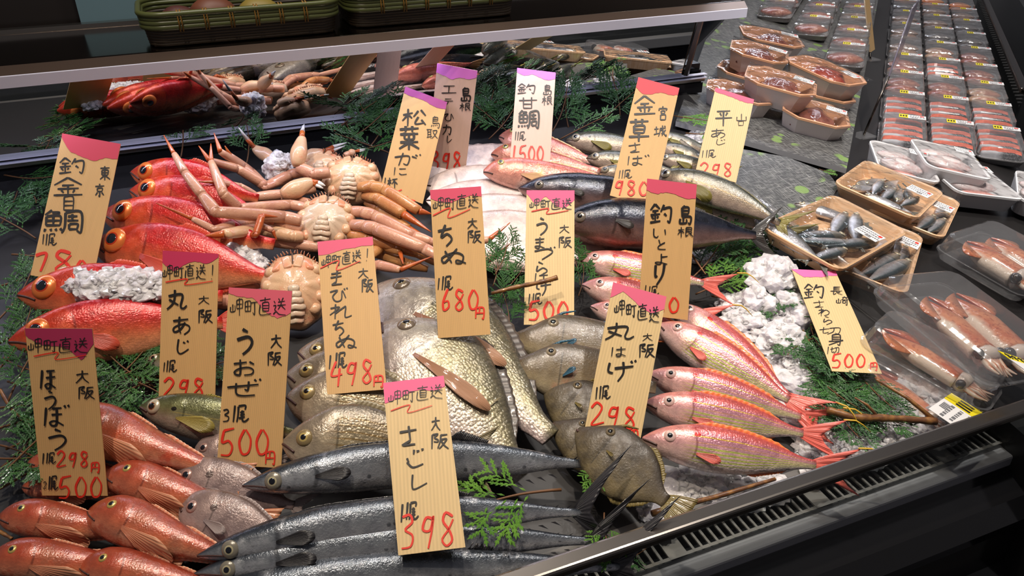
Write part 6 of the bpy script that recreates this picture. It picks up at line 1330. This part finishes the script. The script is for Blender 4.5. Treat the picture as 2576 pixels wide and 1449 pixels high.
for x, y, a in ((-30, 880, 20), (-20, 950, 40), (20, 1010, 60), (-10, 1080, 10), (0, 1120, -20), (0, 1180, 30), (-20, 1240, 20), (20, 960, -30), (-30, 1030, 0), (-10, 1210, 40), (10, 900, -50), (-20, 820, 35), (-30, 1150, -20), (15, 1130, 10)): sprig(x, y, a, *LE, h=.012+.004*(x % 3), pitch=14, scale=1.0)
LE = ('dim cypress sprig in the shadowed far left corner by the tan card', 'cypress sprigs in the shadowed corner')
for x, y, a in ((60, 470, -40), (20, 540, 20), (90, 600, 150), (30, 640, -10), (10, 440, -20), (0, 720, 10), (-10, 580, 40)): sprig(x, y, a, *LE, h=.01, pitch=10)
LE = ('green cypress sprig in the gap below the nearest big-eyed red fish', 'cypress sprigs below the red fish')
for x, y, a in ((250, 965, 10), (300, 990, 15), (340, 950, -10), (390, 975, 160), (280, 940, -20), (330, 985, 40), (420, 950, 200), (250, 990, 30)): sprig(x, y, a, *LE, h=.012, pitch=10)
LE = ('dark cypress sprig along the back strip, behind the crabs', 'cypress sprigs behind the crabs')
for x, y, a in ((840, 330, 20), (880, 350, 10), (930, 370, 30), (900, 380, -10), (960, 345, 150), (990, 390, 170), (830, 290, -5), (620, 412, 60), (455, 395, 60), (950, 310, 60), (880, 330, 120)): sprig(x, y, a, *LE, h=.025, pitch=22)
LE = ('dark cypress sprig along the back strip, behind the tilefish and flatfish', 'cypress sprigs behind the tilefish')
for x, y, a in ((1190, 330, 30), (1230, 350, 20), (1260, 320, 50), (1290, 345, 150), (1220, 300, 10), (1390, 330, 40), (1430, 320, 120), (1410, 350, 10), (1190, 270, -20), (1280, 290, 100), (1520, 300, 30), (1560, 290, 100)): sprig(x, y, a, *LE, h=.025, pitch=24)
LE = ('cypress sprig at the right end of the back strip, beside the small jack mackerels', 'cypress sprigs beside the small jack mackerels')
for x, y, a in ((1725, 335, -20), (1690, 290, -30)): sprig(x, y, a, *LE, h=.02, pitch=14, bright=True)
LE = ('small green cypress sprig tucked beside the ribbed pale card', 'cypress sprigs beside the ribbed pale card')
for x, y, a, h_ in ((1240, 720, 60, .05), (1235, 760, 20, .05), (1250, 700, 100, .05), (1280, 850, 80, .05), (1460, 720, 100, .03), (1455, 745, 60, .03), (1245, 690, 45, .06)): sprig(x, y, a, *LE, h=h_, pitch=20, scale=.62)
LE = ('green cypress sprig behind the ice heap, under the mackerel tails', 'cypress sprigs under the mackerel tails')
for x, y, a in ((1770, 680, 20), (1800, 720, 10), (1760, 660, 50), (1830, 660, 20), (1850, 640, 30), (1790, 745, -20), (1750, 740, 10), (1880, 650, 150), (1740, 700, 30)): sprig(x, y, a, *LE, h=.012, pitch=14, bright=True)
LE = ('dark green cypress sprig under the right price card, on the ice', 'cypress sprigs under the right price card')
for x, y, a in ((2040, 790, -100), (2020, 830, -75), (2040, 880, -80), (2060, 930, -60), (2080, 980, -80), (2110, 1010, -20), (2050, 850, 200), (2090, 920, -100), (2130, 960, -60), (2070, 1020, 10), (2170, 1030, 120), (2050, 760, -80), (2030, 920, -60), (2150, 920, -70)): sprig(x, y, a, *LE, h=.03, pitch=6, scale=.8)
sprig(1412, 1232, 182, 'bright green cypress sprig lying on the long mackerels right of the front centre card', 'single bright sprigs at the front', h=.08, pitch=0, bright=True, k=0, scale=1.25)
sprig(1500, 1160, 250, 'bright green cypress sprig between the mackerel and the nearest brown filefish', 'single bright sprigs at the front', h=.06, pitch=0, bright=True, k=0, scale=.45)
sprig(1520, 1290, 265, 'green cypress sprig hanging over the front rail by the mackerel tails', 'single bright sprigs at the front', h=.06, pitch=0, bright=True, k=0, scale=.6)
sprig(1625, 1380, 220, 'small dark cypress sprig fallen on the vent grille', 'single bright sprigs at the front', k=1, scale=.4, surf=lambda a, b, h: atz(a, b, -.004), h=0, pitch=0)
sprig(2060, 425, -30, 'bright green leafy tip poking out below the octopus board', 'single bright sprigs at the front', k=0, scale=.35, bright=True, h=.02)
def twig(pts, r0, r1, label, side=()):
    root = empty('twig', Matrix.Translation(pts[0])); tag(root, label, 'twig', 'bare brown twigs')
    P = [Vector(p)-Vector(pts[0]) for p in smoothpts([tuple(p) for p in pts], 16)]; rnd = random.Random(label)
    b = MB(); b.tube(P, [(r0+(r1-r0)*i/15)*(1+.18*rnd.uniform(-1, 1)) for i in range(16)], 9)
    g = M.get('bark')
    if g is None:
        n = NG('bark'); ob = n.n('ShaderNodeTexCoord').outputs['Object']; n.set(Base_Color=n.mix(n.rng(n.noise(ob, 90, 3), .4, .65), lin((104, 66, 40)), lin((150, 104, 56))), Roughness=.4, Coat_Weight=.4); g = M['bark'] = n.mat
    b.build('branch', g, root, True)
    for (i, q, rr) in side:
        b = MB(); e = Vector(q)-Vector(pts[0]); b.tube([P[i], P[i].lerp(e, .5)+Vector((0, 0, .004)), e], [rr, rr*.8, rr*.5], 8); b.build('side_branch', g, root, True)
twig([bed(1640, 1292, .03), bed(1720, 1270, .03), bed(1800, 1250, .03), bed(1860, 1232, .032), bed(1950, 1205, .034)], .0035, .0025, 'brown twig running along the front rail below the nearest pink striped fish')
twig([bed(2080, 1030, .05), bed(2150, 1050, .05), bed(2230, 1052, .05), bed(2355, 1060, .05)], .0045, .0045, 'thick brown branch lying on the front right ice', [(15, bed(2205, 955, .06), .003), (9, bed(2150, 1000, .06), .002)])
twig([bed(1236, 738, .085), bed(1300, 722, .09), bed(1360, 710, .10), bed(1402, 698, .105)], .0025, .0035, 'dark twig sticking out across the ribbed pale card')
twig([bed(0, 980, .03), bed(30, 1030, .03), bed(80, 1075, .03)], .002, .0015, 'thin orange brown twig among the sprigs at the left edge')
twig([bed(-5, 1335, .03), bed(30, 1355, .03)], .002, .0015, 'short pale twig at the left edge by the gurnards')
twig([bed(1740, 640, .03), bed(1775, 690, .025)], .0018, .0012, 'thin twig between the mackerel tails and the yellow-striped tail fin')
